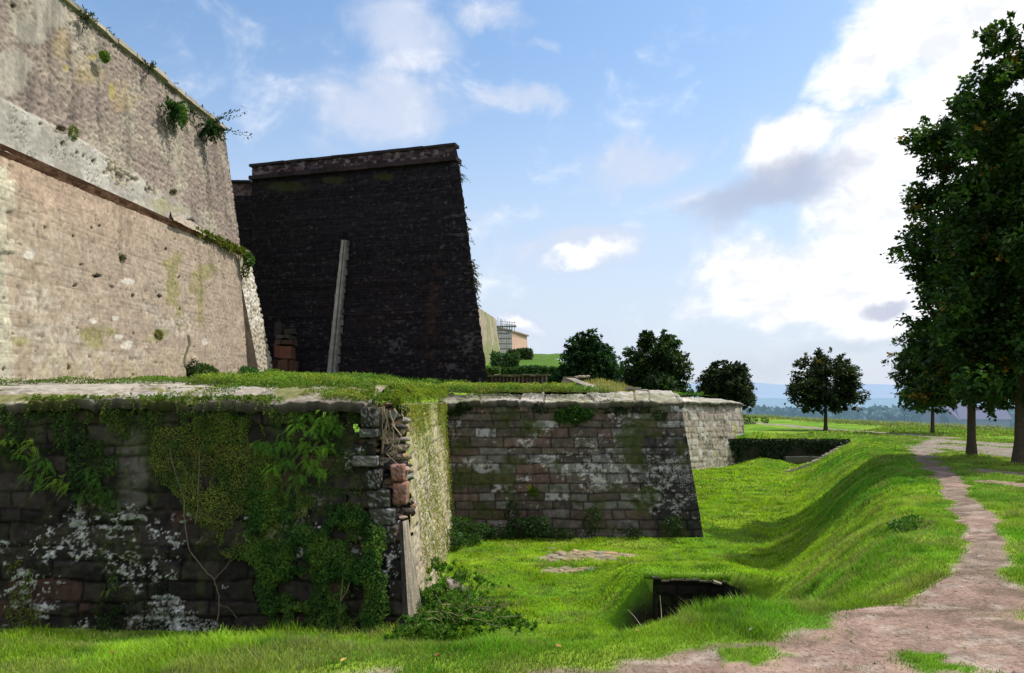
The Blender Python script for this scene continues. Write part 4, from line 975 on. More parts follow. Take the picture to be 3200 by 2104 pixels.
bA, bB, bC, bD = W(1548, 1108, 140), W(1650, 1104, 160), W(1548, 1022, 142), W(1646, 1052, 161)
patch(bA, bB, bC, bD, .3, f_bb, 'wall', M_wall, bb)
patch(bB, bB+A([-10, 5, 0]), bD, bD+A([-10, 5, 0]), 1.5, f_bb, 'wall', M_wall, bb)
run('roof', bC+A([-.1, .2, .15]), bD+A([.1, .2, .15]), .35, .14, [.25, .18, .15], M_wall, bb, 3)
sc_ = empty('scaffolding', W(1575, 1108, 139), 'grey scaffolding of poles and decks standing before the distant building', 'scaffolding')
po = MB(); dk = MB(); scz = lambda v: (HZ-v)/F*139
for i in range(7):
    u = 1551+i*8.0; x = (u-1600)/F*139; tp = 1030-rng.uniform(0, 40) if i > 0 else 1040
    po.tube([(x, 138, scz(1110)), (x, 138, scz(tp+i*4))], .06, 5, [.28, .28, .30])
    if i % 2 == 0: po.tube([(x, 139.4, scz(1090)), (x, 139.4, scz(1000+i*2))], .05, 5, [.28, .28, .30])
for i in range(8):
    u = 1556+i*7.4; x = (u-1600)/F*139
    po.tube([(x, 139, scz(1030+i*2)), (x, 139, scz(990+8*rng.random()+i*1.5))], .05, 5, [.34, .34, .36])
po.build('pole', M_metal, sc_)
for v, u0, u1 in ((1088, 1551, 1598), (1072, 1551, 1598), (1056, 1551, 1598), (1040, 1551, 1592), (1018, 1552, 1614), (1030, 1552, 1600)):
    a_, b_ = W(u0, v, 138.5), W(u1, v+5, 138.5); dk.box((a_+b_)/2, (np.linalg.norm(b_-a_)/2, .6, .09), A([.20, .19, .19])*rng.uniform(.7, 1.2))
dk.build('deck', M_metal, sc_)
for v, u0, u1 in ((1004, 1556, 1612), (1012, 1556, 1612), (1048, 1551, 1598), (1064, 1551, 1598), (1080, 1551, 1598)):
    rl = MB(); rl.tube([W(u0, v, 137.9), W(u1, v+5, 137.9)], .045, 5, [.32, .32, .34]); rl.build('rail', M_metal, sc_)
# terraced green of the fort hill: lawn steps, hedges
def tstep(name, u0, u1, v0, v1, Y0, Y1, col, label):
    s, t = np.meshgrid(np.linspace(0, 1, 70), np.linspace(0, 1, 14))
    a_ = W(u0, v0, Y0); b_ = W(u1, v0, Y0); c_ = W(u0, v1, Y1); d_ = W(u1, v1, Y1)
    P = (a_*(1-s[..., None])+b_*s[..., None])*(1-t[..., None])+(c_*(1-s[..., None])+d_*s[..., None])*t[..., None]
    P[..., 2] += .25*(fbm(P[..., 0]*.4, P[..., 1]*.2, 241, 3)-.5)-.9*ss(.8, 1, s)*t
    c = A(col)*(.75+.5*fbm(P[..., 0]*.7, P[..., 1]*.4, 242, 4))[..., None]
    o = mesh(name, P.reshape(-1, 3), grid_faces(70, 14), c.reshape(-1, 3), M_soil, smooth=True); return tag(o, label, kind='structure')
tstep('lawn', 1530, 1790, 1150, 1124, 84, 100, [.07, .135, .02], 'lower step of the green lawn on the fort hill')
tstep('lawn', 1640, 1800, 1122, 1106, 103, 128, [.075, .14, .022], 'upper step of the green lawn on the fort hill')
def clump(c, r, n, ln, col, lf=None, up=.3, shell=.55, wid=.7):
    """leafy blob: c centre, r radii"""
    d = rand_dir(n); rr = shell+(1-shell)*rng.random(n)**.6
    rr = rr*(.75+.5*fbm(d[:, 0]*2.2+c[0], d[:, 1]*2.2+d[:, 2]*1.7+c[2], 251, 3))
    C = A(c)+d*rr[:, None]*A(r)
    axd = unit(rand_dir(n)+d*.8+Z1*-.1); nr = unit(rand_dir(n)*.8+d*.5+Z1*up)
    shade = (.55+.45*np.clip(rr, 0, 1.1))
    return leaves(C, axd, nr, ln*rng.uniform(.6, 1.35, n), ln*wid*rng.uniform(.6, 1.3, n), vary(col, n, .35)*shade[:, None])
def hedge(name, u0, u1, v0, v1, Y, n, ln, col, label, cat='hedge', depth=1.5):
    a_ = W(u0, v1, Y); b_ = W(u1, v0, Y); X = rng.uniform(a_[0], b_[0], n)
    Hh = b_[2]-a_[2]; topn = .7+.5*fbm(X*.5, X*0, 261, 3); Z = a_[2]+Hh*topn*rng.random(n)**.75; Yy = Y+depth*(rng.random(n)-.5)+depth*.4*(Z-a_[2])/Hh
    lf = Leaf(); lf.add(leaves(np.stack([X, Yy, Z], 1), rand_dir(n)+Z1*.3, unit(rand_dir(n)+A([0, -.6, .5])), ln*rng.uniform(.6, 1.4, n), ln*.7, vary(col, n, .4)*(.5+.6*(Z-a_[2])/Hh/topn)[:, None]))
    o = lf.build(name, M_leaf, None, (a_+A([b_[0], b_[1], a_[2]]))/2); return tag(o, label, cat)
hedge('hedge', 1556, 1800, 1146, 1196, 80, 9000, .28, [.025, .07, .014], 'long dark hedge across the foot of the fort hill lawn', depth=2)
hedge('shrub', 1538, 1620, 1098, 1160, 83, 5000, .30, [.035, .085, .018], 'green shrubs at the foot of the ochre bastion', 'shrub', 4)
hedge('shrub', 1586, 1662, 1092, 1126, 101, 4000, .30, [.025, .055, .014], 'dark bushes in front of the distant brick building', 'shrub', 3)
hedge('shrub', 1515, 1560, 1140, 1200, 50, 1800, .16, [.07, .13, .02], 'yellow green shrub beside the foot of the black bastion', 'shrub', 1)
# ================================================================ plants on the walls
def sprig(lf, c, out, up, n, length, ln, col, droop=.4, spread=.6):
    """twigs with leaves from point c"""
    for k in range(n):
        d = unit(A(out)*rng.uniform(.3, 1)+A(up)*rng.uniform(.2, 1)+rng.normal(0, spread, 3)); L = length*rng.uniform(.5, 1.15); m = 14
        t = np.linspace(.1, 1, m); P = A(c)+d*(t*L)[:, None]-Z1*(droop*L*t**2)[:, None]
        P2 = np.repeat(P, 2, 0)+rng.normal(0, L*.03, (m*2, 3)); ax_ = unit(d+rng.normal(0, .7, (m*2, 3)))
        lf.add(leaves(P2, ax_, rand_dir(m*2)+Z1, ln*rng.uniform(.6, 1.3, m*2), ln*.45, vary(col, m*2, .35)))
def wall_plant(name, u, v, Y, fn, label, cat='plant', mat=None, group=None):
    lf = Leaf(); c = W(u, v, Y); fn(lf, c); o = lf.build(name, mat or M_leaf, None, c); return tag(o, label, cat, group)
X1 = A([1., 0, 0])
def ondark_left(u, v):   # depth of the sunlit bastion's face where pixel (u,v) falls
    n = np.cross(UBR-UBL, UL-UBL); r = A([(u-1600)/F, 1, (HZ-v)/F]); return float(np.dot(UBL, n)/np.dot(r, n))
def onlow(u, v):
    n = np.cross(BR2-BL2_, TL2-BL2_); r = A([(u-1600)/F, 1, (HZ-v)/F]); return float(np.dot(BL2_, n)/np.dot(r, n))
BL2_, BR2 = BL2, BR
Yd = lambda u, v: ondark_left(u, v)-.25
wall_plant('wall_shrub', 533, 318, Yd(533, 318), lambda lf, c: (sprig(lf, c-A([0, 0, .35]), X1*.6, Z1*.8, 30, .75, .14, [.03, .085, .02]), sprig(lf, c-A([0, 0, .4]), X1*.3, -Z1*.6, 10, .45, .13, [.02, .055, .014])), 'spiky dark green shrub growing out of the sunlit bastion top', 'shrub')
wall_plant('wall_shrub', 655, 395, Yd(655, 395), lambda lf, c: (sprig(lf, c, X1*.5, Z1*.2, 28, .6, .14, [.025, .07, .018]), sprig(lf, c, X1*1.2+A([0, .5, 0]), Z1*.5, 7, 1.5, .14, [.03, .05, .02], .1, .15), sprig(lf, c, X1*.2, -Z1*.5, 20, .6, .14, [.02, .05, .014])), 'dark shrub with long twigs overhanging the sunlit bastion corner', 'shrub')
wall_plant('moss_cushion', 568, 360, Yd(568, 360), lambda lf, c: lf.add(clump(c, (.16, .3, .42), 900, .09, [.12, .20, .015])), 'bright green moss cushion below the shrubs near the bastion corner', 'moss')
wall_plant('moss_cushion', 326, 177, Yd(326, 177), lambda lf, c: lf.add(clump(c, (.12, .2, .16), 500, .07, [.10, .19, .015])), 'small bright moss cushion high on the sunlit bastion face', 'moss')
wall_plant('moss_cushion', 229, 414, Yd(229, 414), lambda lf, c: lf.add(clump(c, (.10, .16, .2), 300, .06, [.13, .17, .02])), 'yellow green moss cushion at the edge of the grey render', 'moss')
for (u, v, lab) in ((266, 58, 'scraggy dark tuft on the coping nearest the top of the frame'), (468, 214, 'small dark tuft midway along the bastion coping'), (600, 352, 'little green tuft on the coping between the two bastion shrubs')):
    wall_plant('wall_tuft', u, v, Yd(u, v)+.3, lambda lf, c: sprig(lf, c-A([0, 0, .05]), X1*.3, Z1*.7, 16, .42, .08, [.04, .06, .025], .2), lab, 'tuft')
cg = Leaf()
for k in range(70):
    p = UR+ax*(rng.random()**1.3*16)+A([.1, 0, .16])-X1*rng.random()*.4; sprig(cg, p, X1*.1, Z1, 2, rng.uniform(.12, .3), .06, [.06, .075, .03], .1)
tag(cg.build('coping_weeds', M_leaf), 'thin weeds sprouting along the sunlit bastion coping', 'weeds', kind='stuff')
# grass on the ledge of the bastion and bush at the corner
lg = Leaf()
for k in range(190):
    f_ = rng.random(); u = 605+165*f_; v = np.interp(u, [605, 680, 770], [724, 748, 792])+rng.uniform(-8, 10); Y = np.interp(u, [605, 770], [30.4, 34.4])
    sprig(lg, W(u, v, Y-.1), X1*.5, Z1*.5, 2, rng.uniform(.10, .24), .08, [.16, .19, .03] if rng.random() < .8 else [.07, .12, .02], .5)
tag(lg.build('ledge_grass', M_leaf), 'tufted yellow green grass along the bastion ledge', 'grass', kind='stuff')
wall_plant('wall_shrub', 778, 812, 34.2, lambda lf, c: (lf.add(clump(c, (.18, .25, .26), 500, .10, [.06, .13, .02])), lf.add(clump(c-A([.15, 0, .4]), (.14, .22, .34), 400, .08, [.10, .13, .02]))), 'round green shrub on the shoulder of the buttress', 'shrub')
wall_plant('wall_shrub', 380, 806, onlow(380, 806)-.15, lambda lf, c: lf.add(clump(c, (.1, .15, .12), 160, .06, [.06, .07, .015])), 'small mossy tuft in a hole of the lower bastion face', 'tuft')
wall_plant('moss_cushion', 496, 1047, onlow(496, 1047)-.1, lambda lf, c: lf.add(clump(c, (.06, .26, .14), 350, .06, [.15, .16, .03])), 'flat olive moss cushion low on the bastion face', 'moss')
wall_plant('base_shrub', 620, 1172, onlow(620, 1172)-.5, lambda lf, c: (lf.add(clump(c+A([.2, 0, .05]), (.5, .5, .32), 1500, .09, [.045, .09, .014])), lf.add(clump(c+A([-.1, -.1, .05]), (.25, .3, .5), 500, .08, [.03, .045, .012]))), 'dark green shrub against the foot of the sunlit bastion', 'shrub')
wall_plant('base_shrub', 775, 1170, 32.6, lambda lf, c: lf.add(clump(c, (.55, .5, .28), 1500, .10, [.045, .13, .025])), 'fresh green shrub at the foot of the buttress', 'shrub')
wall_plant('base_shrub', 850, 1172, 34.5, lambda lf, c: lf.add(clump(c, (.7, .5, .22), 1300, .10, [.12, .20, .02])), 'yellow green weeds between buttress and red ruin', 'shrub')
# creepers hanging on the right edge of the black bastion
def edge_dark(v): return np.interp(v, [503, 1215], [1432, 1526]), np.interp(v, [503, 1215], [37.2, 35.6])
cr = Leaf()
for v0, v1, n in ((515, 565, 14), (650, 730, 10), (815, 905, 60), (905, 960, 10), (740, 800, 4)):
    for k in range(n):
        v = rng.uniform(v0, v1); u, Y = edge_dark(v); sprig(cr, W(u-1, v, Y+.1), X1*rng.uniform(.3, 1), Z1*rng.uniform(-.5, .8), 1, rng.uniform(.15, .5), .07, [.05, .065, .03], .6)
tag(cr.build('creeper', M_leaf, None, W(1490, 870, 36.3)), 'straggling creeper hanging off the right edge of the black bastion', 'creeper')
# ---------------------------------------------------------------- plants on the near wall
def ynear(v): return float(np.interp((HZ-v)/F*13.5, [-4.3, -.06], [nY0, nY1]))
def poly_in(u, v, poly):
    c = np.zeros(len(u), bool); j = len(poly)-1
    for i in range(len(poly)):
        xi, yi = poly[i]; xj, yj = poly[j]
        c ^= ((yi > v) != (yj > v)) & (u < (xj-xi)*(v-yi)/(yj-yi+1e-9)+xi); j = i
    return c
def ivy(name, poly, n, ln, cols, label, thick=.12, thr=.42, sc=.012, sy=1, cat='ivy', edge=25):
    u0, v0 = np.min(poly, 0); u1, v1 = np.max(poly, 0); u = rng.uniform(u0, u1, n); v = rng.uniform(v0, v1, n)
    ju = u+edge*2*(fbm(u*.03, v*.03, 271, 3)-.5); jv = v+edge*2*(fbm(u*.03, v*.03, 272, 3)-.5)
    q = fbm(u*sc, v*sc*sy, 273, 4); k = poly_in(ju, jv, poly) & (q > thr)
    u, v, q = u[k], v[k], q[k]; n = len(u); Y = np.interp((HZ-v)/F*13.5, [-4.3, -.06], [nY0, nY1])
    off = thick*rng.random(n)*ss(thr, thr+.2, q)+.03
    C = np.stack([(u-1600)/F*Y, Y-off, (HZ-v)/F*Y], 1)
    ax_ = unit(rand_dir(n)*.8+A([0, -.3, -.8])); nr = unit(rand_dir(n)*.7+A([0, -1, .5]))
    mixc = ss(.35, .65, fbm(u*.02, v*.02, 274, 3)); col = vary(lerp(A(cols[0]), A(cols[1]), mixc), n, .4, .1)*(.5+.5*off/(thick+.03))[:, None]
    lf = Leaf(); lf.add(leaves(C, ax_, nr, ln*(.45+1.5*rng.random(n)**2.2), ln*.75*(.45+1.3*rng.random(n)**2), col))
    o = lf.build(name, M_leaf, None, C.mean(0)); return tag(o, label, cat)
ivy('ivy', [(480, 1340), (720, 1290), (830, 1330), (860, 1420), (900, 1520), (1000, 1560), (900, 1640), (830, 1760), (700, 1740), (580, 1590), (500, 1500), (470, 1420)], 42000, .024, ([.11, .19, .018], [.20, .24, .035]), 'sheet of small yellow green creeper leaves in the middle of the near wall', .07, .34, .02, .6)
ivy('ivy', [(800, 1520), (950, 1550), (1120, 1560), (1200, 1640), (1215, 1800), (1220, 1960), (1050, 1990), (860, 1960), (800, 1800), (760, 1650)], 40000, .036, ([.035, .11, .014], [.10, .19, .022]), 'dense dark ivy over the right foot of the near wall', .15, .37, .018)
ivy('ivy', [(40, 1700), (100, 1690), (110, 1880), (160, 1980), (20, 1990)], 2600, .035, ([.11, .16, .014], [.16, .21, .025]), 'yellow green ivy strand low at the left of the near wall', .08, .40, .02)
ivy('ivy', [(0, 1300), (60, 1290), (330, 1310), (380, 1420), (360, 1600), (250, 1560), (120, 1480), (0, 1420)], 9000, .04, ([.025, .07, .010], [.05, .11, .014]), 'dark ivy patch behind the ferns at the left of the near wall', .12, .45, .02)
ivy('ivy', [(300, 1870), (360, 1860), (420, 1990), (280, 1995)], 2000, .045, ([.02, .05, .01], [.03, .07, .012]), 'dark ivy tuft at the foot of the near wall left of the bare stones', .15, .36, .03)
ivy('ivy', [(560, 1285), (760, 1270), (1000, 1275), (1000, 1320), (780, 1330), (700, 1380), (560, 1350)], 9000, .035, ([.05, .10, .012], [.10, .15, .02]), 'creeper hanging below the coping of the near wall', .08, .47, .03, .4)
ivy('ivy', [(300, 1990), (320, 1820), (460, 1800), (480, 1700), (560, 1690), (540, 1990)], 2000, .03, ([.03, .06, .01], [.05, .09, .014]), 'thin scattered creeper among the pale lichen of the near wall', .05, .50, .04)
def fern(lf, c, n, L, col, out=A([0, -1, 0]), spread=.8, pin=.058, up=.45):
    for k in range(n):
        d = unit(out*rng.uniform(.5, 1.1)+A([rng.normal()*spread, 0, rng.uniform(-.3, 1)*up*2])); l = L*rng.uniform(.6, 1.15); m = 17
        t = np.linspace(.12, 1, m); P = A(c)+rng.normal(0, .05, 3)+d*(t*l)[:, None]-Z1*(l*.75*t**2.0)[:, None]
        T = np.gradient(P, axis=0); T = unit(T); side = unit(np.cross(T, A([0, -.5, 1.]))); pl = pin*l/.6*np.sin(np.pi*np.clip(t*.93, 0, 1))**.8+.01
        for s in (-1, 1):
            a = unit(side*s+T*.45); lf.add(leaves(P, a, np.cross(side, T)*1.0+rng.normal(0, .12, (m, 3)), pl, pl*.32, vary(A(col)*rng.uniform(.7, 1.3), m, .2)))
def fern_thing(spots_, label, L, cols, n=11):
    lf = Leaf()
    for (u, v, s_) in spots_: fern(lf, W(u, v, ynear(v)-.04), n, L*s_, cols[0] if rng.random() < .6 else cols[1])
    c = W(spots_[0][0], spots_[0][1], ynear(spots_[0][1])); return tag(lf.build('fern', M_leaf, None, c), label, 'fern')
ivy('ivy', [(0, 1262), (560, 1262), (560, 1330), (420, 1370), (330, 1330), (200, 1310), (0, 1330)], 9000, .03, ([.05, .10, .012], [.10, .15, .02]), 'thin creeper trailing from the coping at the left of the near wall', .08, .46, .03, .4)
ivy('ivy', [(940, 1270), (1120, 1275), (1150, 1420), (1130, 1560), (960, 1540), (1040, 1420)], 5000, .03, ([.04, .10, .012], [.09, .16, .02]), 'creeper between the large fern bush and the broken corner', .08, .44, .03)
fern_thing([(930, 1330, 1), (960, 1300, .9), (1010, 1310, .9), (1050, 1340, .7), (890, 1380, 1), (840, 1400, .9), (960, 1390, 1.1), (1020, 1400, .9), (900, 1440, 1), (970, 1450, 1), (1010, 1470, .8), (860, 1460, .8), (935, 1500, .9), (990, 1350, 1), (810, 1390, .7), (1040, 1300, .7)], 'large bright fern bush hanging below the coping near the broken corner', .25, ([.075, .20, .014], [.15, .31, .022]), 24)
fern_thing([(30, 1370, .8), (100, 1390, 1), (70, 1420, .8), (130, 1440, .9), (110, 1480, .9), (180, 1500, 1), (150, 1460, .8), (220, 1510, .9), (130, 1520, .7)], 'bright fern cluster on the left end of the near wall', .24, ([.09, .22, .014], [.20, .33, .028]), 14)
fern_thing([(300, 1500, .9), (330, 1540, .9), (260, 1550, .8), (350, 1570, .7), (290, 1470, .7)], 'darker fern clump right of the bright left cluster', .28, ([.045, .13, .012], [.06, .16, .014]), 13)
fern_thing([(345, 1845, .8), (355, 1810, .7)], 'small fern alone among pale lichen low on the near wall', .22, ([.07, .13, .012], [.08, .14, .014]), 7)
# bare stems of the creeper
st = MB()
for path_px in ([(575, 1560), (578, 1640), (590, 1720), (640, 1780), (670, 1810), (685, 1860), (680, 1950), (672, 1990)], [(670, 1810), (700, 1780), (720, 1750)], [(685, 1890), (715, 1900), (740, 1930)], [(530, 1400), (545, 1470), (575, 1560)], [(625, 1400), (620, 1520), (612, 1640)], [(1050, 1990), (1060, 1900), (1072, 1820), (1070, 1750)], [(1062, 1880), (1085, 1850), (1092, 1820)], [(850, 1720), (870, 1780), (868, 1800)]):
    pts = [W(u, v, ynear(v)-.09) for u, v in path_px]; pts = A(pts); t = np.linspace(0, len(pts)-1, len(pts)*4)
    pts = np.stack([np.interp(t, np.arange(len(pts)), pts[:, i]) for i in range(3)], 1)+rng.normal(0, .006, (len(t), 3)); st.tube(pts, .009, 5, A([.15, .12, .08])*rng.uniform(.6, 1.5))
tag(st.build('creeper', M_bark, None, W(680, 1990, 13.3)), 'bare woody creeper stems forking over the dark stones of the near wall', 'creeper')
# green curtain hanging on the sunlit side face
sg = Leaf(); n = 17000; Y = rng.uniform(14.2, 23.8, n); z = -.05-3.9*rng.random(n)**1.5; q = fbm(Y*1.1, z*.4, 281, 4)+.22*ss(-1.3, 0, z)+.08*ss(18, 23, Y)
k = q > .585; Y, z, q = Y[k], z[k], q[k]; n = len(Y); Xs = np.interp(z, [-4.3, 0], [-1.62, -1.98])-.09*(Y-14)/10+.03+.10*rng.random(n)
sg.add(leaves(np.stack([Xs, Y, z], 1), unit(rand_dir(n)*.6-Z1), unit(rand_dir(n)*.6+X1), .055*rng.uniform(.6, 1.3, n), .035, vary(lerp(A([.17, .21, .02]), A([.26, .27, .04]), ss(.4, .6, fbm(Y*2, z*2, 283))), n, .3)))
tag(sg.build('hanging_creeper', M_leaf, None, A([-2, 18, 0])), 'lime green creeper trailing down the sunlit side of the near wall', 'creeper')
# mass of plants spilling over the top of the sunlit side
lf = Leaf()
for k in range(330):
    Y = 13.95+9.7*rng.random(); p = A([-2.12+.16*rng.random(), Y, z_terr(A(-2.2), A(Y))+rng.uniform(-.04, .05)])
    sprig(lf, p, X1*rng.uniform(.2, .9), Z1*.8, 2, rng.uniform(.10, .26), .05, lerp(A([.15, .24, .02]), A([.26, .29, .035]), A(rng.random())), .7, .5)
for k in range(260):
    Y = 13.8+4*rng.random(); p = A([-2.9+.9*rng.random(), Y, z_terr(A(-2.6), A(max(Y, 14)))+.02]); sprig(lf, p, X1*.1, Z1*.8, 2, rng.uniform(.06, .18), .04, lerp(A([.10, .20, .02]), A([.20, .25, .035]), A(rng.random())), .5, .5)
tag(lf.build('spilling_weeds', M_leaf, None, A([-2.1, 18, 0])), 'yellow green weeds spilling over the corner top of the near wall', 'weeds')
def slab_on_terrace(items, lab):
    m = MB()
    for k, (u, v, Y, hw, hh) in enumerate(items): m.rockbox(W(u, v, Y), (hw, .5, hh), A([.30, .275, .235])*rng.uniform(.8, 1.15), 7+k, amp=.25)
    return tag(m.build('stone_slab', M_wall, None, W(items[0][0], items[0][1]+8, items[0][2]), True), lab, 'slab')
slab_on_terrace([(1462, 1204, 30, .42, .07)], 'flat pale stone slab lying in the terrace grass before the black bastion corner')
slab_on_terrace([(1385, 1234, 25.2, .30, .05)], 'worn grey slab at the joint between the near wall and the second wall')
slab_on_terrace([(1130, 1226, 16.2, .36, .05)], 'long weathered slab tilted on the top of the near wall by the broken corner')
# fringe of grass hanging over the culvert mouth
n = 1500; X = rng.uniform(2.3, 3.8, n); GV, GF4, GF3, GC = [], [], [], []; gn = 0
blades(X, 13.80+.14*rng.random(n), -3.07-.02*(X-2.2)+0*X, rng.uniform(.03, .12, n), rng.uniform(.008, .016, n), vary([.13, .25, .02], n, .3), 1.2)
tag(mesh('grass_fringe', np.concatenate(GV), [np.concatenate(GF4), np.concatenate(GF3)], np.concatenate(GC), M_grass), 'fringe of grass along the rim of the culvert mouth', 'grass', kind='stuff')
# plants on the second wall
# plants creeping over the front lip of the near coping
lf = Leaf()
for k in range(520):
    X = -9.2+6.9*rng.random()
    if vn(A(X*1.1), A(2.0), 311)+.25*vn(A(X*4), A(5.0), 312) < .58: continue
    p = A([X, 13.86+.30*rng.random(), .03+.05*rng.random()]); sprig(lf, p, A([0, -1, 0])*rng.uniform(.3, 1), Z1*.5, 2, rng.uniform(.08, .26), .035, lerp(A([.08, .17, .018]), A([.18, .22, .035]), A(rng.random())), .9, .5)
tag(lf.build('coping_weeds', M_leaf, None, A([-5, 13.9, 0])), 'small weeds creeping over the front lip of the near wall coping', 'weeds')
def y2(v): return float(np.interp((HZ-v)/F*23.4, [-4.25, -.06], [23.15, 23.85]))
lf = Leaf()
for (u, v, r, n) in ((1790, 1288, .26, 900), (1755, 1300, .22, 700), (1830, 1296, .2, 600), (1800, 1312, .16, 400)): lf.add(clump(W(u, v, y2(v)-.05), (r, .14, r*.8), n, .07, [.035, .10, .014]))
tag(lf.build('wall_shrub', M_leaf, None, W(1790, 1290, 23.7)), 'green bush growing from the top of the second ditch wall', 'shrub')
lf = Leaf()
for (u, v, r, n) in ((1378, 1300, .22, 500), (1385, 1340, .16, 250), (1450, 1270, .25, 400), (1690, 1275, .3, 500), (1900, 1272, .35, 500), (2000, 1280, .3, 400), (2060, 1300, .25, 300), (1420, 1290, .2, 300), (1940, 1290, .2, 250)): lf.add(clump(W(u, v, y2(v)-.02), (r, .05, r*.6), n, .06, [.022, .045, .010]))
tag(lf.build('wall_moss', M_leaf, None, W(1700, 1275, 23.8)), 'dark mossy growth under the coping of the second wall', 'moss', kind='stuff')
lf = Leaf(); lf.add(clump(W(1668, 1535, y2(1535)-.05), (.14, .08, .12), 260, .05, [.10, .16, .02])); lf.add(clump(W(1655, 1522, y2(1535)-.08), (.05, .05, .06), 60, .04, [.45, .40, .02]))
tag(lf.build('wall_flower', M_leaf, None, W(1664, 1540, 23.4)), 'small yellow flowering tuft in the middle of the second wall', 'flower')
def grow(name, items, ln, col, label, cat):
    lf = Leaf()
    for (u, v, Y, rx, rz, n) in items: lf.add(clump(W(u, v, Y), (rx, rx*.7, rz), n, ln, A(col)*rng.uniform(.75, 1.25)))
    return tag(lf.build(name, M_leaf, None, W(*items[0][:3])), label, cat)
grow('nettle_bank', [(1425, 1640, 22.6, .5, .22, 900), (1500, 1660, 22.7, .4, .2, 600), (1395, 1690, 21.5, .5, .3, 900), (1450, 1690, 22, .5, .2, 700)], .07, [.035, .09, .014], 'green weeds in the corner between the near wall and the second wall', 'weeds')
grow('nettle_bank', [(1620, 1650, 22.8, .35, .3, 700), (1680, 1645, 22.8, .4, .3, 700), (1600, 1600, 23.0, .2, .3, 250), (1560, 1665, 22.7, .4, .2, 500)], .07, [.018, .055, .010], 'dark green weeds at the middle foot of the second wall', 'weeds')
grow('nettle_bank', [(1850, 1630, 22.9, .25, .4, 400), (2105, 1640, 22.9, .3, .25, 450), (1980, 1665, 22.9, .3, .15, 300), (1760, 1668, 22.8, .4, .15, 400)], .065, [.025, .05, .012], 'weeds along the right foot of the second wall', 'weeds')
# brambles at the corner of the near wall, with a stump of stone
lf = Leaf()
def weedy(u, v, Y, rx, rz, n, ln, col):
    c = W(u, v, Y)
    for k in range(n):
        p = c+A([rng.normal()*rx, rng.normal()*rx*.6, -rz*.7]); h = rz*rng.uniform(.6, 2.0)*np.exp(-.5*((p[0]-c[0])/rx)**2)
        sprig(lf, p, A([rng.normal()*.5, -.5, 0]), Z1*1.6, 1, h, ln*rng.uniform(.6, 1.5), lerp(A(col), A([.13, .21, .03]), A(rng.random()**2)), .35, .35)
for a_ in ((1330, 1850, 14.2, .26, .34, 90), (1400, 1830, 14.0, .34, .30, 110), (1370, 1910, 13.0, .32, .32, 110), (1470, 1880, 13.0, .34, .26, 110), (1540, 1920, 12.6, .30, .18, 80), (1600, 1940, 12.2, .22, .12, 50), (1340, 1950, 12.4, .3, .22, 80), (1360, 1760, 16, .28, .22, 60), (1450, 1800, 14.6, .3, .18, 60)): weedy(*a_, .055, [.055, .155, .016])
tag(lf.build('bramble_bush', M_leaf, None, W(1400, 1960, 13)), 'leafy weeds and brambles at the foot of the near wall corner', 'bush')
tw = MB()
for k in range(34):
    c0 = W(rng.uniform(1350, 1590), rng.uniform(1880, 1960), 12.0); d = unit(A([rng.normal()*.7, -.5, rng.uniform(0, 1)])); L = rng.uniform(.2, .55)
    tw.tube([c0, c0+d*L*.5+rng.normal(0, .03, 3), c0+d*L], [.006, .005, .003], 4, A([.24, .19, .12])*rng.uniform(.5, 1.3))
tag(tw.build('dead_twigs', M_bark, None, W(1470, 1960, 12)), 'tangle of dead twigs below the bramble bush', 'twigs')
rk_ = MB(); rk_.rockbox(W(1422, 1850, 14.2), (.24, .2, .15), [.11, .08, .05], 5, amp=.35, rot=A([[.9, 0, .43], [0, 1, 0], [-.43, 0, .9]]))
tag(rk_.build('fallen_stone', M_wall, None, W(1422, 1870, 14.2), True), 'brown fallen stone half buried in the bramble bush', 'stone')
rk_ = MB()
for k in range(26):
    X = rng.uniform(.95, 3.0); Y = 20.6+rng.normal()*.35; z = float(z_ground(A(X), A(Y))); rk_.rock((X, Y, z), (rng.uniform(.05, .2), rng.uniform(.05, .16), rng.uniform(.03, .07)), vary([.27, .22, .16], 1)[0], k)
for k in range(12):
    X = rng.uniform(.85, 1.9); Y = 18.9+rng.normal()*.2; z = float(z_ground(A(X), A(Y))); rk_.rock((X, Y, z), (rng.uniform(.05, .16), rng.uniform(.05, .12), .04), vary([.27, .22, .16], 1)[0], k+50)
tag(rk_.build('rubble', M_wall, None, A([2, 20.5, -4]), True), 'bare rubble breaking through the grass before the second wall', 'rubble', kind='stuff')
# stalks by the culvert, tufts on the bank
for pts, lab in ([(2070, 1965, 9.5), (2066, 1905, 9.7), (2062, 1860, 9.8)], 'tallest bleached dry stalk standing before the culvert mouth'), ([(2010, 1965, 9.6), (1985, 1930, 9.9), (1962, 1905, 10.1)], 'long dry stalk leaning left in the grass left of the culvert'), ([(2290, 1885, 8), (2282, 1862, 8.1), (2275, 1852, 8.1)], 'small dry stalk on the right lip of the culvert'):
    sk = MB(); sk.tube([W(*p) for p in pts], [.0045, .004, .003], 5, [.30, .25, .17]); tag(sk.build('dry_stalk', M_bark, None, W(*pts[0])), lab, 'stalk')
rk_ = MB(); rk_.box(W(2243, 1822, 13.6), (.07, .04, .018), (.22, .19, .14), A([[.95, 0, .3], [0, 1, 0], [-.3, 0, .95]]), .02); tag(rk_.build('stone_chip', M_wall, None, W(2243, 1826, 13.6)), 'pale stone chip on the right lip of the culvert mouth', 'stone')
lf = Leaf(); c0 = A([5.35, 9.9, 0]);
def put(X, Y): return A([X, Y, float(z_ground(A(X), A(Y)))])
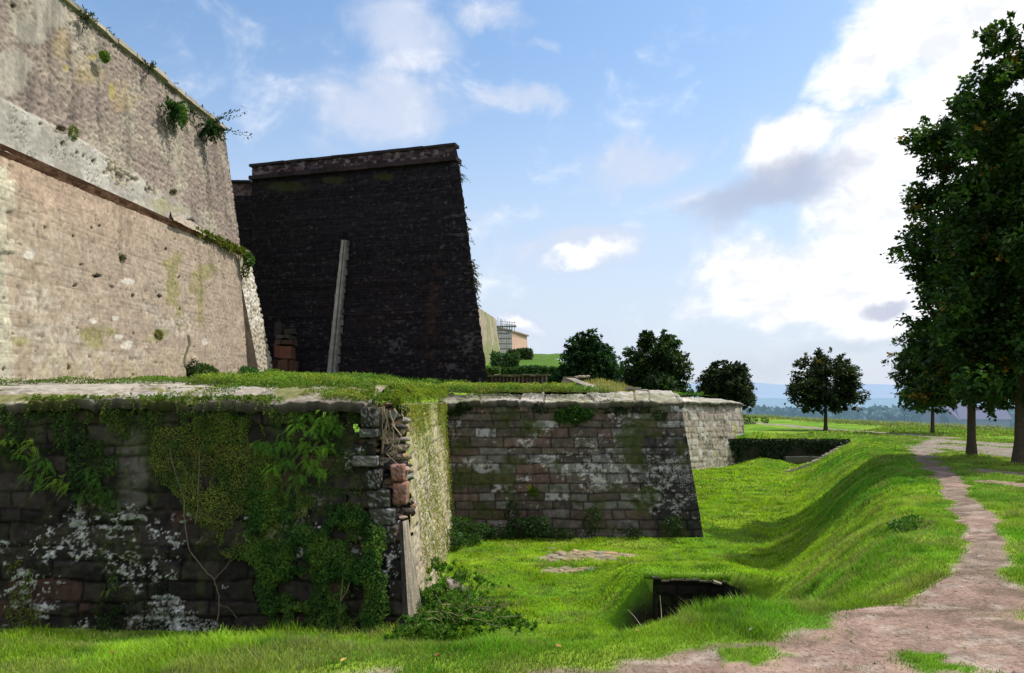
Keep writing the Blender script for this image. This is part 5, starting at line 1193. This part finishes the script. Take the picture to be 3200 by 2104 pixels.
lf.add(clump(put(5.1, 10.3)+A([0, 0, .04]), (.2, .14, .07), 260, .05, [.05, .15, .014])); lf.add(clump(put(5.3, 10.5)+A([0, 0, .03]), (.12, .1, .06), 120, .05, [.05, .15, .014]))
tag(lf.build('weed_clump', M_leaf, None, put(5.1, 10.3)), 'dark leafy weed clump on the shoulder of the bank near the path', 'weeds')
lf = Leaf(); lf.add(clump(put(-3.55, 5.75)+A([0, 0, .04]), (.16, .12, .06), 260, .04, [.03, .09, .012]))
tag(lf.build('weed_clump', M_leaf, None, put(-3.55, 5.75)), 'dark leafy weed clump in the turf before the left of the near wall', 'weeds')
# fallen leaves
def fallen(u, v, size, col, label):
    r = A([(u-1600)/F, 1, (HZ-v)/F]); Y = 1.6/((v-HZ)/F)
    for _ in range(30): Y = float(z_ground(A(r[0]*Y), A(Y)))/r[2]*.5+Y*.5
    c = A([r[0]*Y, Y, float(z_ground(A(r[0]*Y), A(Y)))+.045]); m = MB(); a = rng.uniform(0, 6.28); s = size
    g = A([[-1, 0, .1], [-.4, .5, .28], [.4, .45, .22], [1, 0, .0], [.4, -.45, .12], [-.4, -.5, .2], [0, 0, .0]])*s; R_ = A([[math.cos(a), -math.sin(a), 0], [math.sin(a), math.cos(a), 0], [0, 0, 1]])
    m.add(g @ R_.T+c, (), [[6, 0, 5], [6, 1, 0], [6, 2, 1], [6, 3, 2], [6, 4, 3], [6, 5, 4]], A(col)*rng.uniform(.8, 1.2, (7, 1))); tag(m.build('fallen_leaf', M_dry, None, c), label, 'leaf', 'autumn leaves fallen on the turf')
fallen(352, 2062, .022, [.22, .08, .03], 'brown fallen leaf in the turf at the lower left')
fallen(1074, 2086, .032, [.50, .33, .10], 'yellow fallen leaf at the bottom edge of the turf')
fallen(1366, 2070, .026, [.25, .09, .05], 'reddish fallen leaf in front of the near wall corner')
fallen(1745, 2041, .028, [.40, .22, .10], 'tan fallen leaf in the turf before the earth path')
fallen(1992, 1991, .024, [.34, .16, .08], 'brown fallen leaf standing upright in the turf before the culvert')
fallen(2350, 1988, .030, [.55, .55, .50], 'pale grey fallen leaf beside the earth path')
# hanging ivy on the far return wall
lf = Leaf(); n = 5200; X = rng.uniform(12.5, 21, n); z = -2.30+.12*(fbm(X*1.5, X*0, 292, 3)-.5)-1.5*rng.random(n)**1.4; q = fbm(X*.8, z*.6, 291, 3)+.25*ss(-3, -2.2, z); k = q > .53; X, z = X[k], z[k]; n = len(X)
lf.add(leaves(np.stack([X, 49.75-.25*rng.random(n), z], 1), unit(rand_dir(n)-Z1), unit(rand_dir(n)*.6-A([0, 1, 0])), .16*rng.uniform(.6, 1.3, n), .11, vary([.016, .035, .010], n, .4)))
tag(lf.build('ivy', M_leaf, None, A([17, 49.7, -2.3])), 'dark ivy curtain over the wall at the far end of the ditch', 'ivy')
# ================================================================ trees
def tree(name, base, H, crown, trunk_r, nleaf, ln, cols, label, seed, trunk_h, cat='tree', group=None, droop=.25, gap=.0, lean=0, limbs=9, lobes=26, lsc=1.0, fork=None, mat=None, tcol=(.07, .055, .042)):
    """crown: list of (height, radius); leaves gathered in sprays on limbs"""
    global rng
    keep = rng; rng = np.random.default_rng(seed)
    base = A(base); t = empty(name, base, label, cat, group)
    hs = A([c[0] for c in crown]); rs = A([c[1] for c in crown])
    # trunk and limbs
    mb = MB(); th = np.linspace(0, 1, 16); top = hs[0]+(hs[-1]-hs[0])*.8
    cx = lean*th**1.5+.10*trunk_r*8*(vn(th*4, th*0+seed, seed)-.5)*th; cy = .10*trunk_r*8*(vn(th*4, th*0+seed+9, seed)-.5)*th
    tp = base+np.stack([cx, cy, th*top-.05], 1); rad = trunk_r*(1+.45*np.exp(-th*top*5))*(1-.85*th)**.8
    mb.tube(tp, np.maximum(rad, .012), 12, A(tcol))
    tips = []
    for k in range(limbs):
        f_ = (k+.3)/limbs; z0 = trunk_h+(top-trunk_h)*f_*.8; a = k*2.4+seed+rng.normal()*.3; R_ = np.interp(z0+.25*(hs[-1]-z0)*.5, hs, rs)*.8
        p0 = A([np.interp(z0, tp[:, 2]-base[2], tp[:, i]) for i in range(3)]); d = A([math.cos(a), math.sin(a), rng.uniform(.35, .9)]); n = 7
        pts = [p0+A([d[0]*R_*q, d[1]*R_*q, d[2]*R_*(q-.25*q*q)])+rng.normal(0, .03*R_, 3)*q for q in np.linspace(0, 1, n)]
        mb.tube(pts, np.linspace(trunk_r*.42*(1-.5*f_), .012, n), 6, A(tcol)); tips.append(pts)
        for j in range(3):
            q0 = pts[2+j]; dd_ = unit(rng.normal(size=3)+A([d[0], d[1], .3])); mb.tube([q0, q0+dd_*R_*.25, q0+dd_*R_*.5+A([0, 0, -.02])], [trunk_r*.16, trunk_r*.1, .008], 5, A(tcol))
    mb.build('trunk', M_bark, t, smooth=True)
    # sprays, gathered in lobes round the limbs: each a drooping fan of leaves
    per = 22; ns = max(8, nleaf//per)
    nl = lobes; qz = np.linspace(hs[0], hs[-1]-.1*(hs[-1]-hs[0])*.5, 200); cw = np.cumsum((np.interp(qz, hs, rs)/rs.max())**1.2+.12); cw /= cw[-1]
    zl = np.interp((np.arange(nl)+rng.random(nl))/nl, cw, qz); Rl = np.interp(zl, hs, rs); al = np.arange(nl)*2.39996+rng.normal(0, .35, nl); ql = rng.uniform(.35, .80, nl)
    lc = np.stack([np.cos(al)*Rl*ql, np.sin(al)*Rl*ql, zl], 1); lr = (.20+.22*rng.random(nl))*rs.max()*(.55+.45*Rl/rs.max())*lsc
    w_ = lr**2; pick = rng.choice(nl, ns, p=w_/w_.sum()); d_ = rand_dir(ns); rr_ = rng.random(ns)**.40
    Q = lc[pick]+d_*(lr[pick]*rr_)[:, None]*A([1.15, 1.15, .80])*(.7+.6*fbm(d_[:, 0]*2+pick, d_[:, 1]*2+d_[:, 2]*2, seed, 2))[:, None]
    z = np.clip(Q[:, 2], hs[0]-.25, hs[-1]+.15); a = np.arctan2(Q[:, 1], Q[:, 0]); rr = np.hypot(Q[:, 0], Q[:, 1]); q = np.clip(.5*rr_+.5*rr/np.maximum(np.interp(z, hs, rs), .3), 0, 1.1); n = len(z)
    if gap > 0:
        gg = fbm(np.cos(a)*rr/rs.max()*4+seed, np.sin(a)*rr/rs.max()*4+z/rs.max()*3.4, seed+3, 3); kk = (gg > .32+.12*gap) | (rng.random(n) < .15); z, a, rr, q = z[kk], a[kk], rr[kk], q[kk]; n = len(z)
    cxx = np.interp(z, tp[:, 2]-base[2], tp[:, 0]); cyy = np.interp(z, tp[:, 2]-base[2], tp[:, 1])
    C = np.stack([cxx+np.cos(a)*rr, cyy+np.sin(a)*rr, base[2]+z], 1)
    out = unit(np.stack([np.cos(a), np.sin(a), .25+.6*(z-hs[0])/(hs[-1]-hs[0])-.5*droop], 1)+rng.normal(0, .35, (n, 3)))
    S = np.repeat(C, per, 0); O = np.repeat(out, per, 0); N = len(S); sl = rs.max()*.24*np.repeat(.35+.65*np.interp(z, hs, rs)/rs.max(), per)[:, None]
    along = rng.random(N)[:, None]; P = S+O*along*sl*.9-Z1*(droop*along**2*sl)+rng.normal(0, 1, (N, 3))*sl*.16
    axd = unit(O+rng.normal(0, .7, (N, 3))-Z1*.35); nr = unit(rng.normal(0, .5, (N, 3))+Z1+O*.3)
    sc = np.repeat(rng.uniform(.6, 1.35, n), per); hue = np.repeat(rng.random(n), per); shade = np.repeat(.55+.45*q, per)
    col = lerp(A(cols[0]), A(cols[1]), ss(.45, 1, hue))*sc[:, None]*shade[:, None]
    if len(cols) > 2: col = np.where((hue > .975)[:, None], A(cols[2]), col)
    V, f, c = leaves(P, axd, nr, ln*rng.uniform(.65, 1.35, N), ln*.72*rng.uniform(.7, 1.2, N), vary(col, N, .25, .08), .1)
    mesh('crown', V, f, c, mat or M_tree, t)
    rng = keep; return t
def gz(u, Y): X = (u-1600)/F*Y; return A([X, Y, float(z_ground(A(X), A(Y)))])
DK = ([.026, .062, .014], [.075, .145, .022], [.26, .16, .03])
tree('lime_tree', gz(3192, 22.8), 13, [(1.75, 1.1), (2.3, 2.0), (4.5, 2.6), (7.5, 2.2), (9.6, 1.8), (11.2, 1.3), (12.3, .7), (12.9, .3)], .19, 112000, .165, DK, 'tallest lime tree at the right edge of the frame with a thick trunk', 11, 1.7, group=None, gap=1.0, limbs=14, lobes=60, lsc=1.05)
tree('lime_tree', gz(3036, 27.2), 12.6, [(1.75, 1.0), (2.4, 1.9), (4.2, 2.1), (7, 1.95), (10.2, 1.75), (11.9, 1.3), (12.8, .4)], .14, 80000, .17, DK, 'tall dark lime tree with a slim trunk beside the path', 5, 1.5, gap=1.35, limbs=12, lobes=48, lsc=1.05)
tree('lime_tree', gz(2914, 57), 7, [(2.0, 1.0), (2.6, 2.0), (4.5, 2.5), (6.5, 1.9), (8.2, .5)], .13, 24000, .25, DK, 'smaller lime tree standing behind the two tall path trees', 17, 2.0, limbs=8, lobes=50, lsc=1.1)
tree('lime_tree', gz(2580, 65), 7.1, [(1.85, .7), (2.1, 2.2), (2.9, 2.9), (4.0, 2.6), (5.2, 1.7), (6.3, .8), (6.8, .1)], .15, 24000, .26, ([.022, .040, .014], [.055, .085, .020], [.12, .10, .03]), 'lone spreading lime tree with its whole trunk in view on the far lawn', 23, 1.8, gap=1.0, limbs=10, lobes=36)
tree('round_tree', gz(2274, 76), 5.2, [(1.8, .9), (2.3, 2.0), (3.4, 2.5), (4.6, 2.2), (5.6, 1.2), (6.1, .2)], .16, 28000, .26, ([.018, .034, .014], [.042, .066, .020], [.09, .08, .03]), 'round dark tree behind the end of the third ditch wall', 31, 1.7, gap=.4, lobes=60, lsc=1.15)
tree('round_tree', gz(2052, 64)+A([0, 0, 0]), 8, [(1.2, 1.2), (2.0, 2.4), (3.5, 2.65), (5.6, 2.1), (7.2, 1.3), (8.1, .35)], .18, 48000, .24, ([.020, .048, .012], [.050, .095, .020], [.09, .10, .02]), 'tall egg shaped tree behind the grey stone mound', 37, 1.1, gap=.25, lobes=70, lsc=1.15)
tree('round_tree', A([(1835-1600)/F*78, 78, -.4]), 6.5, [(.7, 1.9), (1.6, 2.7), (3.4, 2.6), (5.2, 1.9), (6.6, 1.0), (7.2, .2)], .18, 48000, .26, ([.014, .048, .014], [.032, .085, .020], [.04, .08, .02]), 'broad deep green tree beside the fort hill lawn', 41, .7, lobes=75, lsc=1.2)
tree('round_tree', A([(1930-1600)/F*84, 84, -.6]), 4, [(.5, 1.2), (1.6, 1.9), (3.4, 1.7), (4.6, .9), (5.0, .2)], .12, 7000, .24, ([.018, .05, .012], [.04, .075, .018], [.05, .08, .02]), 'low lighter tree filling the gap between the two round trees', 43, .7, lobes=40, lsc=1.2)
# scraggy young growth by the path trees
# ---------------------------------------------------------------- trees on the plain, distance haze painted into their leaf colours
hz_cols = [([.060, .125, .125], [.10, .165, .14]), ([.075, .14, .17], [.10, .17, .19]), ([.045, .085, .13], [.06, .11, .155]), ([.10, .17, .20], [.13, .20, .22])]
far_t = [  # u, top v, half width px, Y, colour, conical?
 (2405, 1272, 44, 210, 0, 0, 'leafy pale green far tree left of the lone lime tree'),
 (2330, 1280, 26, 230, 0, 0, 'low green far tree by the third ditch wall'),
 (2480, 1276, 34, 260, 1, 0, 'blue green far tree just left of the lone lime trunk'),
 (2535, 1270, 40, 280, 1, 0, 'blue green far tree behind the lone lime trunk'),
 (2630, 1278, 36, 260, 1, 0, 'misty far tree right of the lone lime trunk'),
 (2680, 1284, 30, 240, 0, 0, 'low misty far tree beyond the dry grass'),
 (2724, 1270, 56, 200, 0, 1, 'broad cone shaped far tree on the plain'),
 (2775, 1268, 30, 230, 2, 0, 'dark blue far tree right of the broad cone'),
 (2826, 1266, 25, 225, 2, 1, 'upright dark blue far tree near the hedge line'),
 (2870, 1272, 32, 260, 1, 0, 'misty far tree behind the small lime tree'),
 (2955, 1294, 20, 190, 2, 1, 'small pointed far tree left of the slim trunk'),
 (3095, 1285, 34, 220, 2, 0, 'dark blue far tree between the two near trunks'),
 (3140, 1290, 30, 210, 3, 0, 'pale misty far tree beside the thick trunk'),
 (2580, 1290, 26, 300, 3, 0, 'faint far tree low behind the lone lime tree')]
for i, (u, v, hw, Y, ci, cone, lab) in enumerate(far_t):
    X = (u-1600)/F*Y; zb = float(z_ground(A(X), A(Y))); H = (HZ-v)/F*Y-zb; R_ = hw/F*Y
    zlow = (HZ-1335)/F*Y-zb
    if H < 3: continue
    pr = [(max(.5, zlow*.6), R_*.9), (max(1, zlow), R_*1.1), (H*.8, R_*.75), (H, R_*.15)] if not cone else [(max(.5, zlow*.6), R_*1.15), (H*.75, R_*.55), (H, R_*.06)]
    tree('plain_tree', A([X, Y, zb]), H, pr, .3, 5200, .75, hz_cols[ci], lab, 60+i, 1.5, limbs=5, tcol=(.12, .15, .18), group='trees on the hazy plain', mat=M_mist_glow)
# far wood line: one mass, haze painted into its colour
lf = Leaf(); n = 26000; X = rng.uniform(60, 330, n); Y = 330+rng.random(n)*60+.15*X; u = 1600+F*X/Y
top = np.interp(u, [2000, 2300, 2600, 2900, 3200, 3500], [1283, 1281, 1284, 1278, 1282, 1280])-10*fbm(X*.06, X*0, 301, 3)+5
ztop = (HZ-top)/F*Y; zb = z_ground(X, Y); Z = zb+(ztop-zb)*rng.random(n)**.5
lf.add(leaves(np.stack([X, Y, Z], 1), rand_dir(n), unit(rand_dir(n)+A([0, -1, .6])), 3.2*rng.uniform(.5, 1.2, n), 2.4, vary(lerp(A([.10, .17, .21]), A([.15, .22, .24]), ss(.4, .6, fbm(X*.03, Y*.03, 302))), n, .2, .04)))
tag(lf.build('far_wood', M_mist_glow), 'hazy blue wood lining the far plain', 'wood', kind='stuff')
# houses of the village
def house(u, v, Y, w, h, col, rcol, label, rz=.3):
    c = W(u, v, Y); t = empty('house', c-A([0, 0, h]), label, 'house'); ca, sa = math.cos(rz), math.sin(rz); R_ = A([[ca, -sa, 0], [sa, ca, 0], [0, 0, 1]])
    m = MB(); m.box(c+A([0, 0, -h*.5]), (w, w*.7, h*.5), col, R_); m.build('wall', M_mist_glow, t)
    m = MB(); g = A([[-1.08, -.8, 0], [1.08, -.8, 0], [1.08, .8, 0], [-1.08, .8, 0], [-1.0, 0, .62], [1.0, 0, .62]])*w; g = g @ R_.T+c+A([0, 0, .05]); m.add(g, [[0, 1, 5, 4], [2, 3, 4, 5]], [[0, 4, 3], [1, 2, 5]], rcol); m.build('roof', M_mist_glow, t)
    for k in (-.55, 0, .55):
        m = MB(); m.box(c+R_ @ A([k*w, -w*.7-.03, -h*.42]), (w*.10, .06, h*.16), (.14, .17, .22), R_); m.build('window', M_far, t)
house(2990, 1312, 205, 7.0, 7, (.22, .20, .26), (.20, .15, .24), 'hazy house with a broad mauve roof between the slim trunk and its neighbour', .5)
house(3060, 1310, 200, 5.5, 6, (.22, .20, .26), (.20, .16, .26), 'hazy house with a mauve roof beside the thick trunk', -.2)
house(2330, 1286, 420, 6, 8, (.62, .66, .72), (.45, .45, .52), 'tiny pale house on the plain beside the third ditch wall', .1)
house(2360, 1290, 430, 5, 6, (.58, .62, .70), (.42, .42, .50), 'second tiny pale house on the plain right of the ditch wall', .4)
lf = Leaf()
for (u, Y, r, n) in ((2300, 80, .9, 500), (2325, 82, .7, 350), (2352, 84, .5, 200), (2390, 86, .4, 150)):
    lf.add(clump(gz(u, Y)+A([0, 0, .4]), (r, r, r*.7), n, .16, [.07, .11, .03]))
tag(lf.build('scrub', M_leaf, None, gz(2300, 80)), 'low yellow green scrub at the plateau edge by the third wall', 'scrub')
# ================================================================ sky, sun, camera
AZ, EL = math.radians(66), math.radians(57)
S = A([math.sin(AZ)*math.cos(EL), math.cos(AZ)*math.cos(EL), math.sin(EL)])
sun = bpy.data.lights.new('sun', 'SUN'); sun.energy = 5.0; sun.angle = math.radians(.53); sun.color = (1, .94, .84)
so = bpy.data.objects.new('sun', sun); COL.objects.link(so); so.location = (40, 20, 40)
so.rotation_euler = Vector([float(-c) for c in S]).to_track_quat('-Z', 'Y').to_euler()
w = bpy.data.worlds.new('World'); SC.world = w; w.use_nodes = True; nt = w.node_tree; N = nt.nodes; L = nt.links; N.clear()
def nd(t, **k):
    n = N.new(t)
    for a, b in k.items(): setattr(n, a, b)
    return n
out = nd('ShaderNodeOutputWorld'); bg = nd('ShaderNodeBackground'); STR = .10; bg.inputs['Strength'].default_value = STR
L.new(bg.outputs[0], out.inputs[0])
sky = nd('ShaderNodeTexSky'); sky.sky_type = 'NISHITA'; sky.sun_disc = False; sky.sun_elevation = EL; sky.sun_rotation = AZ; sky.air_density = 1.0; sky.dust_density = 1.2; sky.ozone_density = 2.0
tcn = nd('ShaderNodeTexCoord'); sx = nd('ShaderNodeSeparateXYZ'); L.new(tcn.outputs['Generated'], sx.inputs[0])
def M(op, a, b=None, c=None):
    n = nd('ShaderNodeMath', operation=op)
    for i, q in enumerate((a, b, c)):
        if q is None: continue
        if isinstance(q, (int, float)): n.inputs[i].default_value = q
        else: L.new(q, n.inputs[i])
    return n.outputs[0]
az = M('ARCTAN2', sx.outputs['X'], sx.outputs['Y']); el = M('ARCSINE', sx.outputs['Z'])
cb = nd('ShaderNodeCombineXYZ'); L.new(az, cb.inputs[0]); L.new(el, cb.inputs[1])
def noise(scale, det, off=0, sy=1.0, dist=0.0, rough=.55):
    mp = nd('ShaderNodeMapping'); mp.inputs['Location'].default_value = (off, off*.7, off*.3); mp.inputs['Scale'].default_value = (1, sy, 1); L.new(cb.outputs[0], mp.inputs[0])
    n = nd('ShaderNodeTexNoise'); n.inputs['Scale'].default_value = scale; n.inputs['Detail'].default_value = det; n.inputs['Distortion'].default_value = dist; n.inputs['Roughness'].default_value = rough; L.new(mp.outputs[0], n.inputs['Vector']); return n
wn = noise(5, 8, 3.1); wsub = nd('ShaderNodeVectorMath', operation='SUBTRACT'); L.new(wn.outputs['Color'], wsub.inputs[0]); wsub.inputs[1].default_value = (.5, .5, .5)
wsc = nd('ShaderNodeVectorMath', operation='SCALE'); L.new(wsub.outputs[0], wsc.inputs[0]); wsc.inputs['Scale'].default_value = .16
wad = nd('ShaderNodeVectorMath', operation='ADD'); L.new(cb.outputs[0], wad.inputs[0]); L.new(wsc.outputs[0], wad.inputs[1])
def blob(u, v, ru, rv, rot=0):
    a = math.atan((u-1600)/F); e = math.atan((HZ-v)/F*math.cos(a)); k = math.cos(a)**2
    m = nd('ShaderNodeMapping', vector_type='TEXTURE'); m.inputs['Location'].default_value = (a, e, 0); m.inputs['Rotation'].default_value = (0, 0, rot); m.inputs['Scale'].default_value = (ru/F*k, rv/F*math.cos(a), 1); L.new(wad.outputs[0], m.inputs[0])
    g = nd('ShaderNodeVectorMath', operation='LENGTH'); L.new(m.outputs[0], g.inputs[0])
    r = nd('ShaderNodeMapRange', interpolation_type='SMOOTHSTEP'); r.inputs['From Min'].default_value = 1.25; r.inputs['From Max'].default_value = .1; L.new(g.outputs['Value'], r.inputs['Value']); return r.outputs[0]
def total(lst):
    t = None
    for (u, v, ru, rv, wt, *ro) in lst:
        b = M('MULTIPLY', blob(u, v, ru, rv, ro[0] if ro else 0), wt); t = b if t is None else M('MAXIMUM', t, b)
    return t
soft = total([(1270, 110, 270, 140, .85), (1240, 330, 330, 140, .95, .1), (1640, 290, 190, 70, .75), (1540, 30, 150, 60, .6), (1690, 90, 60, 30, .6), (2000, 520, 240, 120, .8, .3), (1780, 780, 270, 80, 1.0), (2180, 640, 240, 70, .5), (1600, 1000, 160, 75, 1.1), (1800, 1040, 200, 70, .8), (2240, 480, 40, 40, .6), (1040, 190, 130, 60, .3), (1060, 450, 200, 50, .4), (2550, 520, 460, 260, .55), (1400, 640, 260, 40, .35), (2400, 900, 420, 160, .6), (1750, 740, 140, 40, .6)])
bright = total([(3080, 40, 520, 240, 1.15), (2960, 620, 460, 330, 1.25), (2820, 430, 330, 150, 1.0, .45), (2480, 490, 230, 100, .85, .45), (2600, 880, 520, 150, 1.0, .1), (2420, 900, 330, 80, .85, -.05), (2850, 980, 620, 130, .8), (2740, 190, 240, 120, .7, .35), (2350, 960, 300, 50, .55), (2660, 300, 170, 50, .4), (3500, 500, 500, 800, 1.2), (1790, 800, 170, 34, .55, .1), (1600, 1000, 110, 40, .6)])
grey = total([(2440, 625, 400, 110, 1.1, .36), (2720, 955, 150, 50, 1.0), (2600, 1110, 460, 70, .5), (2950, 1130, 320, 80, .55), (2330, 1130, 320, 60, .45), (2250, 680, 220, 60, .7, .2)])
nz = noise(9, 12, 1.7, 1.3, .6, .58); nz2 = noise(26, 8, 5.2, 1.6, .3)
nn_ = M('ADD', M('MULTIPLY', M('SUBTRACT', nz.outputs['Fac'], .5), 1.9), M('MULTIPLY', M('SUBTRACT', nz2.outputs['Fac'], .5), .55))
def mr(x, a, b, lo=0, hi=1):
    r = nd('ShaderNodeMapRange', interpolation_type='SMOOTHSTEP')
    for k, q in (('From Min', a), ('From Max', b), ('To Min', lo), ('To Max', hi)): r.inputs[k].default_value = q
    L.new(x, r.inputs['Value']); return r.outputs[0]
dsoft = mr(M('ADD', soft, M('MULTIPLY', nn_, .75)), .12, .95)
dbr = mr(M('ADD', bright, M('MULTIPLY', nn_, .62)), .02, .62)
dgr = mr(M('ADD', grey, M('MULTIPLY', nn_, .50)), .18, 1.05)
# thin veil elsewhere, only noise, and a pale band over the horizon
veil = mr(nz.outputs['Fac'], .55, .9, 0, .10)
haze = mr(el, .46, .0, 0, .90)
def mixc(f, a, b):
    m = nd('ShaderNodeMix', data_type='RGBA'); L.new(f, m.inputs['Factor'])
    for i, q in ((6, a), (7, b)):
        if isinstance(q, tuple): m.inputs[i].default_value = (*q, 1)
        else: L.new(q, m.inputs[i])
    return m.outputs[2]
K = 1/STR
gain = nd('ShaderNodeVectorMath', operation='MULTIPLY'); L.new(sky.outputs[0], gain.inputs[0]); gain.inputs[1].default_value = (1.62, 1.82, 1.88)
c = mixc(haze, gain.outputs[0], (.72*K, .78*K, .90*K))
c = mixc(veil, c, (.62*K, .72*K, .90*K))
c = mixc(M('MULTIPLY', dsoft, .85), c, (.70*K, .77*K, .93*K))
c = mixc(dbr, c, mixc(mr(nz2.outputs['Fac'], .35, .6), (.92*K, .95*K, 1.02*K), (1.18*K, 1.18*K, 1.20*K)))
c = mixc(M('MULTIPLY', dgr, .80), c, (.50*K, .55*K, .70*K))
# unseen broken bright cloud added behind the viewer to fill the shaded walls
back = M('MULTIPLY', mr(sx.outputs['Y'], .15, -.35), M('MULTIPLY', mr(nz.outputs['Fac'], .36, .6), mr(sx.outputs['Z'], .0, .2)))
c = mixc(back, c, (1.15*K, 1.12*K, 1.10*K))
L.new(c, bg.inputs['Color'])
cam = bpy.data.cameras.new('camera'); co = bpy.data.objects.new('camera', cam); COL.objects.link(co)
cam.sensor_width = 36; cam.sensor_fit = 'HORIZONTAL'; cam.lens = 36*F/3200; co.rotation_euler = (math.radians(90), 0, 0); cam.shift_y = (HZ-1052)/3200; cam.clip_start = .05; cam.clip_end = 20000
SC.camera = co
SC.view_settings.view_transform = 'Standard'; SC.view_settings.look = 'None'; SC.view_settings.exposure = 0; SC.view_settings.gamma = 1
